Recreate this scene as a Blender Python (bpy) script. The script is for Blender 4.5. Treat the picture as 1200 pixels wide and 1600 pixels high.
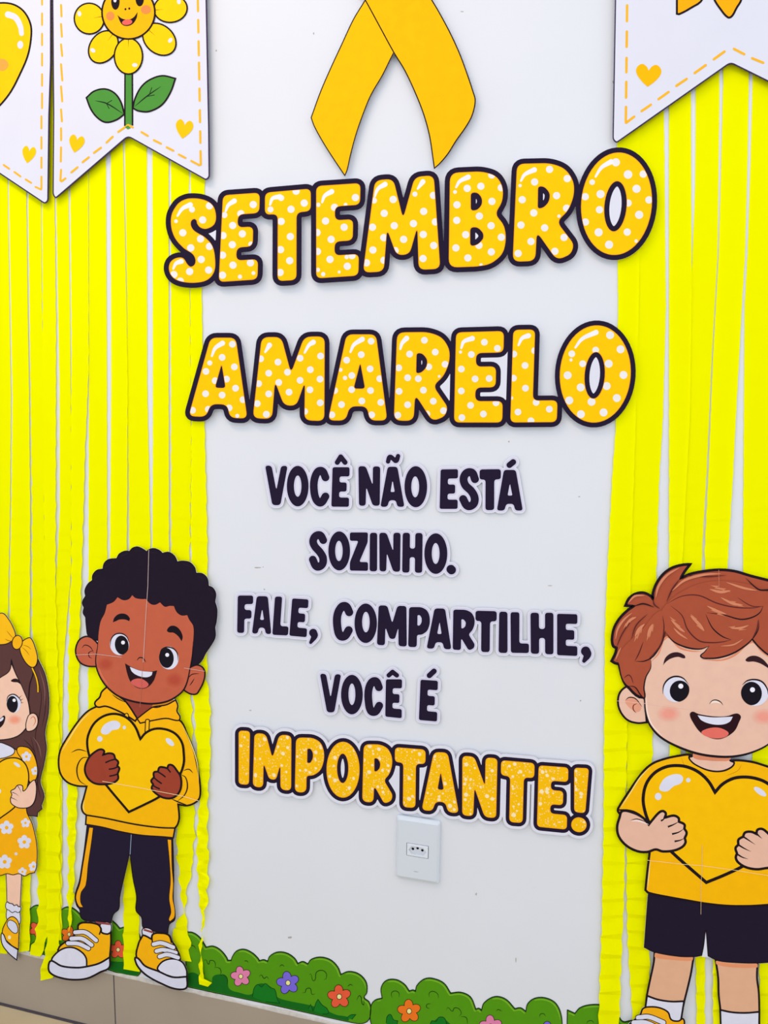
import bpy, math, random
import numpy as np
from mathutils import Vector, Matrix
from mathutils.geometry import tessellate_polygon

for _o in list(bpy.data.objects):
    bpy.data.objects.remove(_o, do_unlink=True)
SC = bpy.context.scene
COL = SC.collection
random.seed(7)

# ------------------------------------------------------------------ camera
# wall = plane y 0, room on the -y side, x to the right, z up, floor z 0 (metres)
FPX = 1200.0
_u = np.array([4500., 210., -1200.]); _u /= np.linalg.norm(_u)        # wall horizontal in camera axes
_v = np.array([-100., 9000., 1200.]); _v /= np.linalg.norm(_v)        # wall downwards
_n = np.cross(-_v, _u); _n /= np.linalg.norm(_n)                      # into the wall
RW = np.array([_u, _n, -_v])                                          # camera (x right, y down, z forward) -> world


def ray(px, py):
    return RW @ np.array([px - 600.0, py - 800.0, FPX])


def _unit_hit(px, py):
    r = ray(px, py)
    return r / r[1]


# the socket plate is 0.118 m tall: that gives the distance; the skirting foot gives the height
CAM_D = 0.118 / np.linalg.norm(_unit_hit(623, 1275) - _unit_hit(618.5, 1371))
CAM = np.array([0.0, -CAM_D, -_unit_hit(0, 1567)[2] * CAM_D])


def W(px, py, d=0.0):
    """point seen at a pixel on the plane d metres in front of the wall"""
    r = ray(px, py)
    t = (CAM_D - d) / r[1]
    return CAM + r * t


cam_data = bpy.data.cameras.new('camera')
cam = bpy.data.objects.new('camera', cam_data)
COL.objects.link(cam)
cam_data.sensor_fit = 'VERTICAL'
cam_data.sensor_height = 36.0
cam_data.lens = 36.0 * FPX / 1600.0
cam_data.clip_start = 0.01
_R = RW @ np.diag([1.0, -1.0, -1.0])
cam.matrix_world = Matrix.Translation(Vector(CAM)) @ Matrix(_R.tolist()).to_4x4()
SC.camera = cam

# ------------------------------------------------------------------ light
world = bpy.data.worlds.new('room_light')
SC.world = world
world.use_nodes = True
_bg = world.node_tree.nodes['Background']
_bg.inputs[0].default_value = (0.865, 0.958, 1.11, 1)
_bg.inputs[1].default_value = 1.13


def area(name, loc, target, sx, sy, power, colour):
    l = bpy.data.lights.new(name, 'AREA')
    l.shape = 'RECTANGLE'
    l.size, l.size_y = sx, sy
    l.energy = power
    l.color = colour
    o = bpy.data.objects.new(name, l)
    COL.objects.link(o)
    o.location = loc
    o.rotation_euler = (Vector(target) - Vector(loc)).to_track_quat('-Z', 'Y').to_euler()
    return o


area('ceiling_lamp_left_offscreen', (-1.0, -0.95, 2.78), (-0.7, -0.45, 0.0), 0.9, 0.2, 10.5, (1.0, 0.70, 0.47))
area('ceiling_lamp_right_offscreen', (0.9, -2.2, 2.78), (0.6, -1.0, 0.0), 0.9, 0.25, 10, (1.0, 0.80, 0.64))
SC.view_settings.view_transform = 'Standard'
SC.view_settings.look = 'None'
SC.view_settings.gamma = 1.0
SC.view_settings.use_curve_mapping = False
SC.view_settings.exposure = 0.0


# ------------------------------------------------------------------ materials
def lin(c):
    out = []
    for v in c:
        v = v / 255.0
        out.append(v / 12.92 if v <= 0.04045 else ((v + 0.055) / 1.055) ** 2.4)
    return out


_mats = {}


def mat(name, rgb, rough=0.62, spec=0.07, vary=0.03, scale=60.0, translucent=0.0, bump=0.0):
    if name in _mats:
        return _mats[name]
    m = bpy.data.materials.new(name)
    m.use_nodes = True
    nt = m.node_tree
    b = nt.nodes['Principled BSDF']
    b.inputs['Roughness'].default_value = rough
    b.inputs['Specular IOR Level'].default_value = spec
    c = lin(rgb)
    tc = nt.nodes.new('ShaderNodeTexCoord')
    nz = nt.nodes.new('ShaderNodeTexNoise')
    nz.inputs['Scale'].default_value = scale
    nz.inputs['Detail'].default_value = 4
    nt.links.new(tc.outputs['Object'], nz.inputs['Vector'])
    rp = nt.nodes.new('ShaderNodeValToRGB')
    rp.color_ramp.elements[0].position = 0.3
    rp.color_ramp.elements[1].position = 0.7
    rp.color_ramp.elements[0].color = [x * (1 - vary) for x in c] + [1]
    rp.color_ramp.elements[1].color = [min(1, x * (1 + vary)) for x in c] + [1]
    nt.links.new(nz.outputs['Fac'], rp.inputs['Fac'])
    nt.links.new(rp.outputs['Color'], b.inputs['Base Color'])
    if bump > 0:
        bp = nt.nodes.new('ShaderNodeBump')
        bp.inputs['Strength'].default_value = bump
        bp.inputs['Distance'].default_value = 0.002
        nt.links.new(nz.outputs['Fac'], bp.inputs['Height'])
        nt.links.new(bp.outputs['Normal'], b.inputs['Normal'])
    if translucent > 0:
        out = nt.nodes['Material Output']
        tr = nt.nodes.new('ShaderNodeBsdfTranslucent')
        nt.links.new(rp.outputs['Color'], tr.inputs['Color'])
        mx = nt.nodes.new('ShaderNodeMixShader')
        mx.inputs[0].default_value = translucent
        nt.links.new(b.outputs[0], mx.inputs[1])
        nt.links.new(tr.outputs[0], mx.inputs[2])
        nt.links.new(mx.outputs[0], out.inputs['Surface'])
    _mats[name] = m
    return m


def M(rgb):
    """printed ink of one colour"""
    return mat('ink_%02x%02x%02x' % tuple(rgb), rgb)


INK = M((34, 24, 46))
LINE = M((30, 20, 26))
PAPER = mat('white_paper', (222, 222, 231), vary=0.012, scale=14)
YEL = M((255, 196, 4))
AMB = M((250, 176, 12))
WHITE = M((224, 223, 236))
CREPE = mat('yellow_crepe', (255, 255, 0), rough=0.9, spec=0.0, vary=0.012, scale=40, translucent=0.14)


# ------------------------------------------------------------------ 2D shapes in photo pixels
def K(ox, oy, s):
    """coordinates read on an enlarged crop -> photo pixels"""
    def f(pts):
        return [((p[0] / s + ox, p[1] / s + oy) + tuple(p[2:])) for p in pts]
    f.s = s
    return f


def smooth(pts, closed=True, n=5):
    """rounded curve through the points; a third value marks a sharp corner"""
    P = [np.array(p[:2], float) for p in pts]
    sharp = [len(p) > 2 for p in pts]
    N = len(P)
    out = []

    def unit(a):
        l = np.linalg.norm(a)
        return a / l if l > 1e-9 else a
    segs = N if closed else N - 1
    for i in range(segs):
        a, b = P[i], P[(i + 1) % N]
        L = np.linalg.norm(b - a)
        e = unit(b - a)
        if sharp[i] or (not closed and i == 0):
            da = e
        else:
            da = unit(b - P[i - 1])
        j = (i + 1) % N
        if sharp[j] or (not closed and j == N - 1):
            db = e
        else:
            db = unit(P[(j + 1) % N] - a)
        h1, h2 = a + da * L / 3, b - db * L / 3
        k = max(2, min(n, int(L / 1.5) + 1))
        for q in range(k):
            t = q / k
            out.append(a * (1 - t) ** 3 + 3 * h1 * t * (1 - t) ** 2 + 3 * h2 * t * t * (1 - t) + b * t ** 3)
    if not closed:
        out.append(P[-1])
    return [tuple(p) for p in out]


def rounded(pts, r, n=5):
    out = []
    N = len(pts)
    for i in range(N):
        p = np.array(pts[i], float)
        a = np.array(pts[i - 1], float) - p
        b = np.array(pts[(i + 1) % N], float) - p
        la, lb = np.linalg.norm(a), np.linalg.norm(b)
        t = min(r, la * 0.48, lb * 0.48)
        p0, p1 = p + a / la * t, p + b / lb * t
        for k in range(n + 1):
            s = k / n
            out.append(tuple(p0 * (1 - s) ** 2 + 2 * p * s * (1 - s) + p1 * s * s))
    return out


def ellipse(cx, cy, rx, ry, tilt=0.0, n=28):
    c, s = math.cos(math.radians(tilt)), math.sin(math.radians(tilt))
    out = []
    for k in range(n):
        a = 2 * math.pi * k / n
        x, y = rx * math.cos(a), ry * math.sin(a)
        out.append((cx + x * c - y * s, cy + x * s + y * c))
    return out


def heart(cx, cy, w, h, tilt=0):
    c, s = math.cos(math.radians(tilt)), math.sin(math.radians(tilt))
    half = [(0, -.22, 1), (.1, -.40), (.27, -.5), (.43, -.40), (.5, -.2), (.42, .04), (.22, .30), (0, .5, 1)]
    pts = half + [(-p[0],) + p[1:] for p in reversed(half[1:-1])]
    pts = [((p[0] * w * c - p[1] * h * s + cx, p[0] * w * s + p[1] * h * c + cy) + tuple(p[2:])) for p in pts]
    return smooth(pts)


# signed distances on a grid, and contours of them
class Grid:
    def __init__(self, x0, y0, x1, y1, step=1.0):
        self.x0, self.y0, self.step = math.floor(x0), math.floor(y0), step
        self.nx = int((x1 - self.x0) / step) + 2
        self.ny = int((y1 - self.y0) / step) + 2
        xs = self.x0 + np.arange(self.nx) * step
        ys = self.y0 + np.arange(self.ny) * step
        self.X, self.Y = np.meshgrid(xs, ys)

    def poly(self, loops):
        X, Y = self.X, self.Y
        d2 = np.full(X.shape, 1e12)
        par = np.zeros(X.shape, bool)
        for lp in loops:
            A = np.array([p[:2] for p in lp], float)
            B = np.roll(A, -1, axis=0)
            for (ax, ay), (bx, by) in zip(A, B):
                ex, ey = bx - ax, by - ay
                L = ex * ex + ey * ey
                if L < 1e-12:
                    continue
                wx, wy = X - ax, Y - ay
                t = np.clip((wx * ex + wy * ey) / L, 0, 1)
                d2 = np.minimum(d2, (wx - t * ex) ** 2 + (wy - t * ey) ** 2)
                if ay != by:
                    c = (ay > Y) != (by > Y)
                    par ^= c & (X < ex * (Y - ay) / ey + ax)
        return np.where(par, -1, 1) * np.sqrt(d2)

    def stroke(self, pts, r0, r1=None):
        X, Y = self.X, self.Y
        r1 = r0 if r1 is None else r1
        d = np.full(X.shape, 1e6)
        N = len(pts) - 1
        for i in range(N):
            (ax, ay), (bx, by) = pts[i][:2], pts[i + 1][:2]
            ex, ey = bx - ax, by - ay
            L = ex * ex + ey * ey + 1e-12
            t = np.clip(((X - ax) * ex + (Y - ay) * ey) / L, 0, 1)
            rr = r0 + (r1 - r0) * (i + t) / N
            d = np.minimum(d, np.hypot(X - ax - t * ex, Y - ay - t * ey) - rr)
        return d

    def disc(self, cx, cy, r):
        return np.hypot(self.X - cx, self.Y - cy) - r

    def contour(self, F, level):
        V = F - level
        V = np.where(V == 0, 1e-6, V)
        ins = V < 0
        ins[0, :] = ins[-1, :] = False
        ins[:, 0] = ins[:, -1] = False
        V = np.where(ins, -np.abs(V), np.abs(V))
        code = (ins[:-1, :-1] * 1 + ins[:-1, 1:] * 2 + ins[1:, 1:] * 4 + ins[1:, :-1] * 8)
        nxt = {}

        def pt(k):
            o, i, j = k
            if o == 'h':
                t = V[j, i] / (V[j, i] - V[j, i + 1])
                return (self.x0 + (i + t) * self.step, self.y0 + j * self.step)
            t = V[j, i] / (V[j, i] - V[j + 1, i])
            return (self.x0 + i * self.step, self.y0 + (j + t) * self.step)
        T = {1: 'LT', 2: 'TR', 3: 'LR', 4: 'RB', 6: 'TB', 7: 'LB', 8: 'BL', 9: 'BT', 11: 'BR', 12: 'RL', 13: 'RT', 14: 'TL',
             5: 'LTRB', 10: 'TRBL'}
        js, iss = np.nonzero((code > 0) & (code < 15))
        for j, i in zip(js.tolist(), iss.tolist()):
            s = T[int(code[j, i])]
            e = {'T': ('h', i, j), 'B': ('h', i, j + 1), 'L': ('v', i, j), 'R': ('v', i + 1, j)}
            for q in range(0, len(s), 2):
                nxt[e[s[q]]] = e[s[q + 1]]
        loops = []
        while nxt:
            k0, k = next(iter(nxt.items()))
            lp = [k0]
            del nxt[k0]
            while k != k0 and k in nxt:
                lp.append(k)
                k = nxt.pop(k)
            P = [pt(q) for q in lp]
            if len(P) > 6 and abs(area2(P)) > 3.0:
                loops.append(simplify(P))
        return loops


def area2(P):
    return sum(P[i - 1][0] * P[i][1] - P[i][0] * P[i - 1][1] for i in range(len(P)))


def simplify(P, tol=0.07):
    """drop points that lie on the line between kept neighbours"""
    if len(P) < 12:
        return P

    def dp(pts):
        keep = [0, len(pts) - 1]
        st = [(0, len(pts) - 1)]
        A = np.array(pts)
        while st:
            a, b = st.pop()
            if b - a < 2:
                continue
            e = A[b] - A[a]
            L = np.hypot(*e)
            w = A[a + 1:b] - A[a]
            d = np.abs(w[:, 0] * e[1] - w[:, 1] * e[0]) / L if L > 1e-9 else np.hypot(w[:, 0], w[:, 1])
            k = int(np.argmax(d))
            if d[k] > tol:
                k += a + 1
                keep.append(k)
                st += [(a, k), (k, b)]
        return [pts[k] for k in sorted(keep)]
    h = len(P) // 2
    return dp(P[:h + 1])[:-1] + dp(P[h:] + [P[0]])[:-1]


def solid_loops(loops):
    """only the outer loops (holes filled)"""
    if not loops:
        return loops
    s = max(loops, key=lambda l: abs(area2(l)))
    sg = area2(s) > 0
    return [l for l in loops if (area2(l) > 0) == sg]


def group_loops(loops):
    """[[outer, hole, hole], ...]"""
    if not loops:
        return []
    big = max(loops, key=lambda l: abs(area2(l)))
    sg = area2(big) > 0
    outs = [[l] for l in loops if (area2(l) > 0) == sg]

    def inside(p, lp):
        c = False
        for i in range(len(lp)):
            (ax, ay), (bx, by) = lp[i - 1], lp[i]
            if (ay > p[1]) != (by > p[1]) and p[0] < (bx - ax) * (p[1] - ay) / (by - ay) + ax:
                c = not c
        return c
    for l in loops:
        if (area2(l) > 0) != sg:
            for g in outs:
                if inside(l[0], g[0]):
                    g.append(l)
                    break
    return outs


# ------------------------------------------------------------------ mesh building
def link_mesh(name, verts, faces, fmats, mats, parent=None, loc=None):
    me = bpy.data.meshes.new(name)
    me.from_pydata([tuple(v) for v in verts], [], faces)
    for m in mats:
        me.materials.append(m)
    if fmats:
        me.polygons.foreach_set('material_index', fmats)
    me.update()
    o = bpy.data.objects.new(name, me)
    COL.objects.link(o)
    if parent is not None:
        o.parent = parent
    if loc is not None:
        o.location = loc
    return o


def tag(o, label=None, cat=None, group=None, kind=None):
    if label:
        o['label'] = label
    if cat:
        o['category'] = cat
    if group:
        o['group'] = group
    if kind:
        o['kind'] = kind
    return o


def ribbon_quads(pts, w, closed=False, taper=0):
    P = [np.array(p[:2], float) for p in pts]
    Q = [P[0]]
    for p in P[1:]:
        if np.hypot(*(p - Q[-1])) > 0.05:
            Q.append(p)
    if closed and len(Q) > 2 and np.hypot(*(Q[0] - Q[-1])) < 0.05:
        Q.pop()
    P = Q
    N = len(P)
    if N < 2:
        return [], []
    vs = []
    for i in range(N):
        a = P[i - 1] if (closed or i > 0) else None
        b = P[(i + 1) % N] if (closed or i < N - 1) else None
        d1 = (P[i] - a) / max(np.linalg.norm(P[i] - a), 1e-9) if a is not None else None
        d2 = (b - P[i]) / max(np.linalg.norm(b - P[i]), 1e-9) if b is not None else None
        d1 = d2 if d1 is None else d1
        d2 = d1 if d2 is None else d2
        n1, n2 = np.array([-d1[1], d1[0]]), np.array([-d2[1], d2[0]])
        m = n1 + n2
        l = np.linalg.norm(m)
        m = n1 if l < 1e-6 else m / l
        k = 1.0 / max(0.55, float(np.dot(m, n1)))
        hw = w / 2
        if taper and not closed:
            s = i / (N - 1)
            if taper == 1:
                hw *= max(0.15, math.sin(math.pi * min(1, max(0, s))) ** 0.6)
            elif taper == 2:
                hw *= max(0.12, (1 - s) ** 0.7)
        vs.append((P[i] + m * hw * k, P[i] - m * hw * k))
    quads = []
    for i in range(N if closed else N - 1):
        j = (i + 1) % N
        quads.append([vs[i][0], vs[j][0], vs[j][1], vs[i][1]])
    return quads, vs


STEP = 0.000012


class Card:
    """a paper cut-out stuck to the wall: an Empty at its foot, its parts as children"""

    def __init__(self, name, label, cat, base, front, group=None):
        self.e = bpy.data.objects.new(name, None)
        self.e.empty_display_size = 0.03
        COL.objects.link(self.e)
        self.org = W(base[0], base[1], front)
        self.e.location = self.org
        tag(self.e, label, cat, group)
        self.d = front

    def w(self, p, d):
        return W(p[0], p[1], d) - self.org

    def backing(self, loops, material, thick=0.0012, name='paper_backing', edge=None):
        """prism of card whose face is the front"""
        V, F, FM = [], [], []
        for g in group_loops(loops):
            flat = [p for l in g for p in l]
            tris = tessellate_polygon([[Vector((p[0], p[1], 0)) for p in l] for l in g])
            b = len(V)
            n = len(flat)
            V += [self.w(p, self.d) for p in flat]
            pts3 = [W(p[0], p[1], self.d) for p in flat]
            V += [np.array([q[0], -self.d + thick, q[2]]) - self.org for q in pts3]
            for t in tris:
                t = self.face(flat, t)
                F.append([b + k for k in t]); FM.append(0)
                F.append([b + n + k for k in reversed(t)]); FM.append(0)
            k0 = 0
            for l in g:
                m = len(l)
                ccw = area2(l) < 0
                for i in range(m):
                    j = (i + 1) % m
                    q = [b + k0 + i, b + n + k0 + i, b + n + k0 + j, b + k0 + j]
                    F.append(q if ccw else q[::-1]); FM.append(0)
                k0 += m
        o = link_mesh(name, V, F, FM, [material], self.e)
        self.d += STEP
        return o

    @staticmethod
    def face(flat, t):
        a, b, c = (flat[k] for k in t[:3])
        ar = (b[0] - a[0]) * (c[1] - a[1]) - (b[1] - a[1]) * (c[0] - a[0])
        return list(t) if ar < 0 else list(reversed(t))

    def pads(self, pts, behind, start=-0.0005, h=0.006):
        """sticky pads that hold the card, hidden behind it"""
        pm = mat('sticky_pad', (238, 238, 232))
        for x, y in pts:
            c = W(x, y, 0)
            V = []
            for yy in (-start, -behind):
                for sx, sz in ((-h, -h), (h, -h), (h, h), (-h, h)):
                    V.append(np.array([c[0] + sx, yy, c[2] + sz]) - self.org)
            F = [[0, 1, 2, 3], [4, 7, 6, 5], [0, 4, 5, 1], [1, 5, 6, 2], [2, 6, 7, 3], [3, 7, 4, 0]]
            link_mesh('adhesive_pad', V, F, [0] * 6, [pm], self.e)

    def part(self, name, ops, parent=None, label=None):
        """ops drawn one over the other: ('f', loops, ink) ('l', points, width, ink[, taper]) ('o', loop, width, ink)"""
        V, F, FM, mats = [], [], [], []

        def mi(m):
            if m not in mats:
                mats.append(m)
            return mats.index(m)
        for op in ops:
            d = self.d
            self.d += STEP
            if op[0] == 'f':
                loops = op[1]
                if loops and not isinstance(loops[0][0], (tuple, list, np.ndarray)):
                    loops = [loops]
                k = mi(op[2])
                for g in group_loops([[tuple(p[:2]) for p in l] for l in loops]):
                    flat = [p for l in g for p in l]
                    tris = tessellate_polygon([[Vector((p[0], p[1], 0)) for p in l] for l in g])
                    b = len(V)
                    V += [self.w(p, d) for p in flat]
                    for t in tris:
                        F.append([b + q for q in self.face(flat, t)]); FM.append(k)
            else:
                closed = op[0] == 'o'
                taper = op[4] if len(op) > 4 else 0
                quads, _ = ribbon_quads(op[1], op[2], closed, taper)
                k = mi(op[3])
                for q in quads:
                    b = len(V)
                    V += [self.w(p, d) for p in q]
                    F.append([b + z for z in self.face(q, [0, 1, 2, 3])]); FM.append(k)
        o = link_mesh(name, V, F, FM, mats, self.e if parent is None else parent)
        if label:
            o['label'] = label
        return o


def fo(poly, ink, w=1.6, line=None):
    """fill with a drawn outline"""
    return [('f', poly, ink), ('o', poly, w, line or LINE)]


def silhouette(polys, grow, step=1.5):
    xs = [p[0] for l in polys for p in l]
    ys = [p[1] for l in polys for p in l]
    g = Grid(min(xs) - grow - 4, min(ys) - grow - 4, max(xs) + grow + 4, max(ys) + grow + 4, step)
    F = None
    for l in polys:
        s = g.poly([l])
        F = s if F is None else np.minimum(F, s)
    return g.contour(F, grow)


# ================================================================== the setting
def box_mesh(name, x0, x1, y0, y1, z0, z1, m, parent=None, bevel=0.0):
    V = [(x, y, z) for x in (x0, x1) for y in (y0, y1) for z in (z0, z1)]
    F = [[0, 1, 3, 2], [4, 6, 7, 5], [0, 4, 5, 1], [2, 3, 7, 6], [0, 2, 6, 4], [1, 5, 7, 3]]
    o = link_mesh(name, V, F, None, [m], parent)
    if bevel > 0:
        b = o.modifiers.new('bevel', 'BEVEL')
        b.width = bevel
        b.segments = 2
    return o


def wall_material():
    m = mat('white_wall_paint', (224, 226, 229), rough=0.55, spec=0.15, vary=0.012, scale=5, bump=0.0)
    nt = m.node_tree
    b = nt.nodes['Principled BSDF']
    base = b.inputs['Base Color'].links[0].from_socket
    tc = next(n for n in nt.nodes if n.type == 'TEX_COORD')
    # small scuffs in the paint
    mp = nt.nodes.new('ShaderNodeMapping')
    mp.inputs['Scale'].default_value = (9, 9, 20)
    mp.inputs['Rotation'].default_value = (0, 0.5, 0)
    nt.links.new(tc.outputs['Object'], mp.inputs['Vector'])
    vo = nt.nodes.new('ShaderNodeTexNoise')
    vo.inputs['Scale'].default_value = 6
    vo.inputs['Detail'].default_value = 3
    nt.links.new(mp.outputs['Vector'], vo.inputs['Vector'])
    rp = nt.nodes.new('ShaderNodeValToRGB')
    rp.color_ramp.elements[0].position = 0.755
    rp.color_ramp.elements[1].position = 0.80
    nt.links.new(vo.outputs['Fac'], rp.inputs['Fac'])
    mx = nt.nodes.new('ShaderNodeMixRGB')
    mx.inputs[2].default_value = lin((196, 190, 182)) + [1]
    nt.links.new(rp.outputs['Color'], mx.inputs[0])
    nt.links.new(base, mx.inputs[1])
    nt.links.new(mx.outputs[0], b.inputs['Base Color'])
    # fine roller texture
    nz = nt.nodes.new('ShaderNodeTexNoise')
    nz.inputs['Scale'].default_value = 420
    nt.links.new(tc.outputs['Object'], nz.inputs['Vector'])
    bp = nt.nodes.new('ShaderNodeBump')
    bp.inputs['Strength'].default_value = 0.06
    bp.inputs['Distance'].default_value = 0.001
    nt.links.new(nz.outputs['Fac'], bp.inputs['Height'])
    nt.links.new(bp.outputs['Normal'], b.inputs['Normal'])
    return m


BB_H = float(W(230, 1533)[2])            # top of the skirting tiles
wall = box_mesh('wall_back', -2.2, 2.2, 0.0, 0.12, -0.05, 2.8, wall_material())
tag(wall, 'white painted wall behind the paper display', kind='structure')

TILE = mat('taupe_tile', (166, 152, 134), rough=0.4, spec=0.4, vary=0.03, scale=9)
GROUT = mat('dark_grout', (92, 84, 86), rough=0.9, vary=0.08, scale=50)
FLOORT = mat('beige_floor_tile', (196, 177, 140), rough=0.35, spec=0.4, vary=0.05, scale=7)

bb = box_mesh('baseboard_back', -2.2, 2.2, -0.0006, 0.001, -0.03, BB_H - 0.001, GROUT)
tag(bb, 'taupe tiled skirting along the foot of the wall', kind='structure')
jx = float(W(179, 1565, 0.0014)[0])
LEN = 0.60
for i in range(-3, 4):
    a, b = jx + i * LEN + 0.0014, jx + (i + 1) * LEN - 0.0014
    a, b = max(a, -2.19), min(b, 2.19)
    if b > a:
        box_mesh('skirting_tile', a, b, -0.0014, 0.0, 0.003, BB_H, TILE, bb, 0.0005)
# ragged plaster fillet along the top of the skirting
V, F = [], []
n = 240
rnd = random.Random(3)
for i in range(n + 1):
    x = -2.19 + 4.38 * i / n
    h = 0.0035 + 0.003 * rnd.random() + 0.002 * math.sin(i * 0.7)
    y = -0.0015 - 0.0004 * rnd.random()
    V += [(x, 0.001, BB_H + h), (x, -0.0008, BB_H + h), (x, y, BB_H + 0.0012), (x, y, BB_H - 0.0012 - 0.002 * rnd.random())]
for i in range(n):
    a, b = 4 * i, 4 * i + 4
    for k in range(3):
        F.append([a + k, a + k + 1, b + k + 1, b + k])
link_mesh('plaster_fillet', V, F, None, [mat('old_plaster', (206, 200, 190), rough=0.9, vary=0.12, scale=90)], bb)

fl = box_mesh('floor', -2.2, 2.2, -4.0, 0.0, -0.05, -0.0015, GROUT)
tag(fl, 'beige tiled floor in front of the wall', kind='structure')
for i in range(-4, 4):
    for j in range(0, 7):
        a, b = jx + i * LEN + 0.0015, jx + (i + 1) * LEN - 0.0015
        a, b = max(a, -2.19), min(b, 2.19)
        y1 = -0.005 - j * LEN
        y0 = max(y1 - LEN + 0.003, -3.99)
        if b > a and y1 > y0:
            box_mesh('floor_tile', a, b, y0, y1, -0.012, 0.0, FLOORT, fl, 0.001)

# small chips and scuffs in the paint
CHIP = mat('bare_plaster_chip', (176, 168, 160), rough=0.9, vary=0.1, scale=300)
rnd = random.Random(11)
for x, y, rx, ry in ((795, 690, 1.2, 1.2), (403, 887, 6, 0.8), (411, 886, 1.0, 0.8), (413, 921, 1.2, 1.0), (453, 1465, 3.2, 1.6), (338, 79, 1.3, 1.3), (490, 52, 1.2, 1.6), (905, 776, 1.8, 0.8), (391, 1110, 1.6, 0.8), (806, 1500, 0.9, 4.0), (744, 1397, 1.2, 1.8), (958, 128, 0.8, 2.2), (722, 18, 2.6, 0.7), (860, 915, 4, 0.6), (907, 1095, 1.4, 1.0)):
    cpt = W(x, y)
    V = []
    for q in range(10):
        a = q * math.pi / 5
        k_ = 0.7 + 0.6 * rnd.random()
        w_ = W(x + rx * k_ * math.cos(a), y + ry * k_ * math.sin(a), 0.00015)
        V.append(w_)
    link_mesh('paint_chip', V, [list(range(10))], None, [CHIP], wall)

# ================================================================== lettering
def hole_curve(pts):
    return pts


GLY = {
    'E': [[(0, 0), (1, 0), (1, .235), (.43, .235), (.43, .385), (.85, .385), (.85, .615), (.43, .615), (.43, .765), (1, .765), (1, 1), (0, 1)]],
    'F': [[(0, 0), (1, 0), (1, .23), (.45, .23), (.45, .385), (.9, .385), (.9, .615), (.45, .615), (.45, 1), (0, 1)]],
    'L': [[(0, 0), (.47, 0), (.47, .765), (1, .765), (1, 1), (0, 1)]],
    'I': [[(0, 0), (1, 0), (1, 1), (0, 1)]],
    'T': [[(0, 0), (1, 0), (1, .25), (.69, .25), (.69, 1), (.28, 1), (.28, .25), (0, .25)]],
    'H': [[(0, 0), (.37, 0), (.37, .395), (.63, .395), (.63, 0), (1, 0), (1, 1), (.63, 1), (.63, .61), (.37, .61), (.37, 1), (0, 1)]],
    'N': [[(0, 0), (.34, 0), (.66, .48), (.66, 0), (1, 0), (1, 1), (.67, 1), (.36, .52), (.34, 1), (.02, 1)]],
    'Z': [[(0, 0), (1, 0), (.98, .26), (.52, .77), (1, .77), (1, 1), (0, 1), (0, .78), (.47, .22), (0, .22)]],
    'A': [[(.35, 0), (.67, 0), (1, 1), (.70, 1), (.64, .835), (.37, .835), (.30, 1), (0, 1)], [(.51, .33), (.59, .63), (.43, .63)]],
    'M': [[(.12, 0), (.37, 0), (.51, .44), (.66, 0), (.92, 0), (1, 1), (.72, 1), (.70, .54), (.60, .83), (.43, .83), (.30, .54), (.27, 1), (0, 1)]],
    'V': [[(0, 0), (.29, 0), (.50, .62), (.71, 0), (1, 0), (.68, 1), (.32, 1)]],
    'P': [[(0, 0), (.60, 0), (.88, .08), (1, .24), (1, .42), (.88, .60), (.62, .69), (.40, .69), (.40, 1), (0, 1)],
          [(.41, .20), (.52, .20), (.61, .27), (.61, .38), (.52, .46), (.41, .46)]],
    'R': [[(.03, 0), (.60, 0), (.86, .06), (1, .20), (1, .34), (.90, .50), (.71, .60), (1, .84), (.95, .94), (.72, 1), (.385, .70), (.37, 1), (0, 1)],
          [(.395, .235), (.50, .24), (.60, .31), (.58, .40), (.49, .455), (.395, .465)]],
    'B': [[(0, 0), (.58, 0), (.84, .05), (.96, .17), (.95, .33), (.80, .455), (.97, .57), (1, .72), (.94, .88), (.72, .98), (.50, 1), (0, 1)],
          [(.38, .22), (.50, .22), (.58, .28), (.58, .35), (.50, .405), (.38, .41)],
          [(.37, .585), (.50, .585), (.60, .65), (.60, .71), (.50, .77), (.37, .785)]],
    '!': [[(0, 0), (1, 0), (.80, 1), (.10, 1)]],
}


def quad_map(q, p):
    (ax, ay), (bx, by), (cx, cy), (dx, dy) = q
    u, v = p
    return (ax * (1 - u) * (1 - v) + bx * u * (1 - v) + cx * u * v + dx * (1 - u) * v,
            ay * (1 - u) * (1 - v) + by * u * (1 - v) + cy * u * v + dy * (1 - u) * v)


class Letter:
    """char plus shapes: loops (even-odd) and strokes, all in photo pixels"""

    def __init__(self, ch):
        self.ch = ch
        self.loops = []
        self.strokes = []
        self.dots = []
        self.shine = []

    def glyph(self, g, quad, rr):
        for i, l in enumerate(GLY[g]):
            pts = [quad_map(quad, p) for p in l]
            self.loops.append(rounded(pts, rr if i == 0 else rr * 0.5))
        return self

    def ring(self, c, r, hc, hr, tilt=0):
        self.loops += [ellipse(c[0], c[1], r[0], r[1], tilt, 56), ellipse(hc[0], hc[1], hr[0], hr[1], tilt, 40)]
        return self

    def path(self, pts, r0, r1=None, curve=True):
        self.strokes.append((smooth(pts, False, 8) if curve else pts, r0, r1))
        return self

    def bbox(self):
        P = [p for l in self.loops for p in l]
        for s, r0, r1 in self.strokes:
            for p in s:
                P += [(p[0] - r0, p[1] - r0), (p[0] + r0, p[1] + r0)]
        xs = [p[0] for p in P]
        ys = [p[1] for p in P]
        return min(xs), min(ys), max(xs), max(ys)

    def field(self, g):
        F = None
        if self.loops:
            F = g.poly(self.loops)
        for s, r0, r1 in self.strokes:
            f = g.stroke(s, r0, r1)
            F = f if F is None else np.minimum(F, f)
        return F


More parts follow.
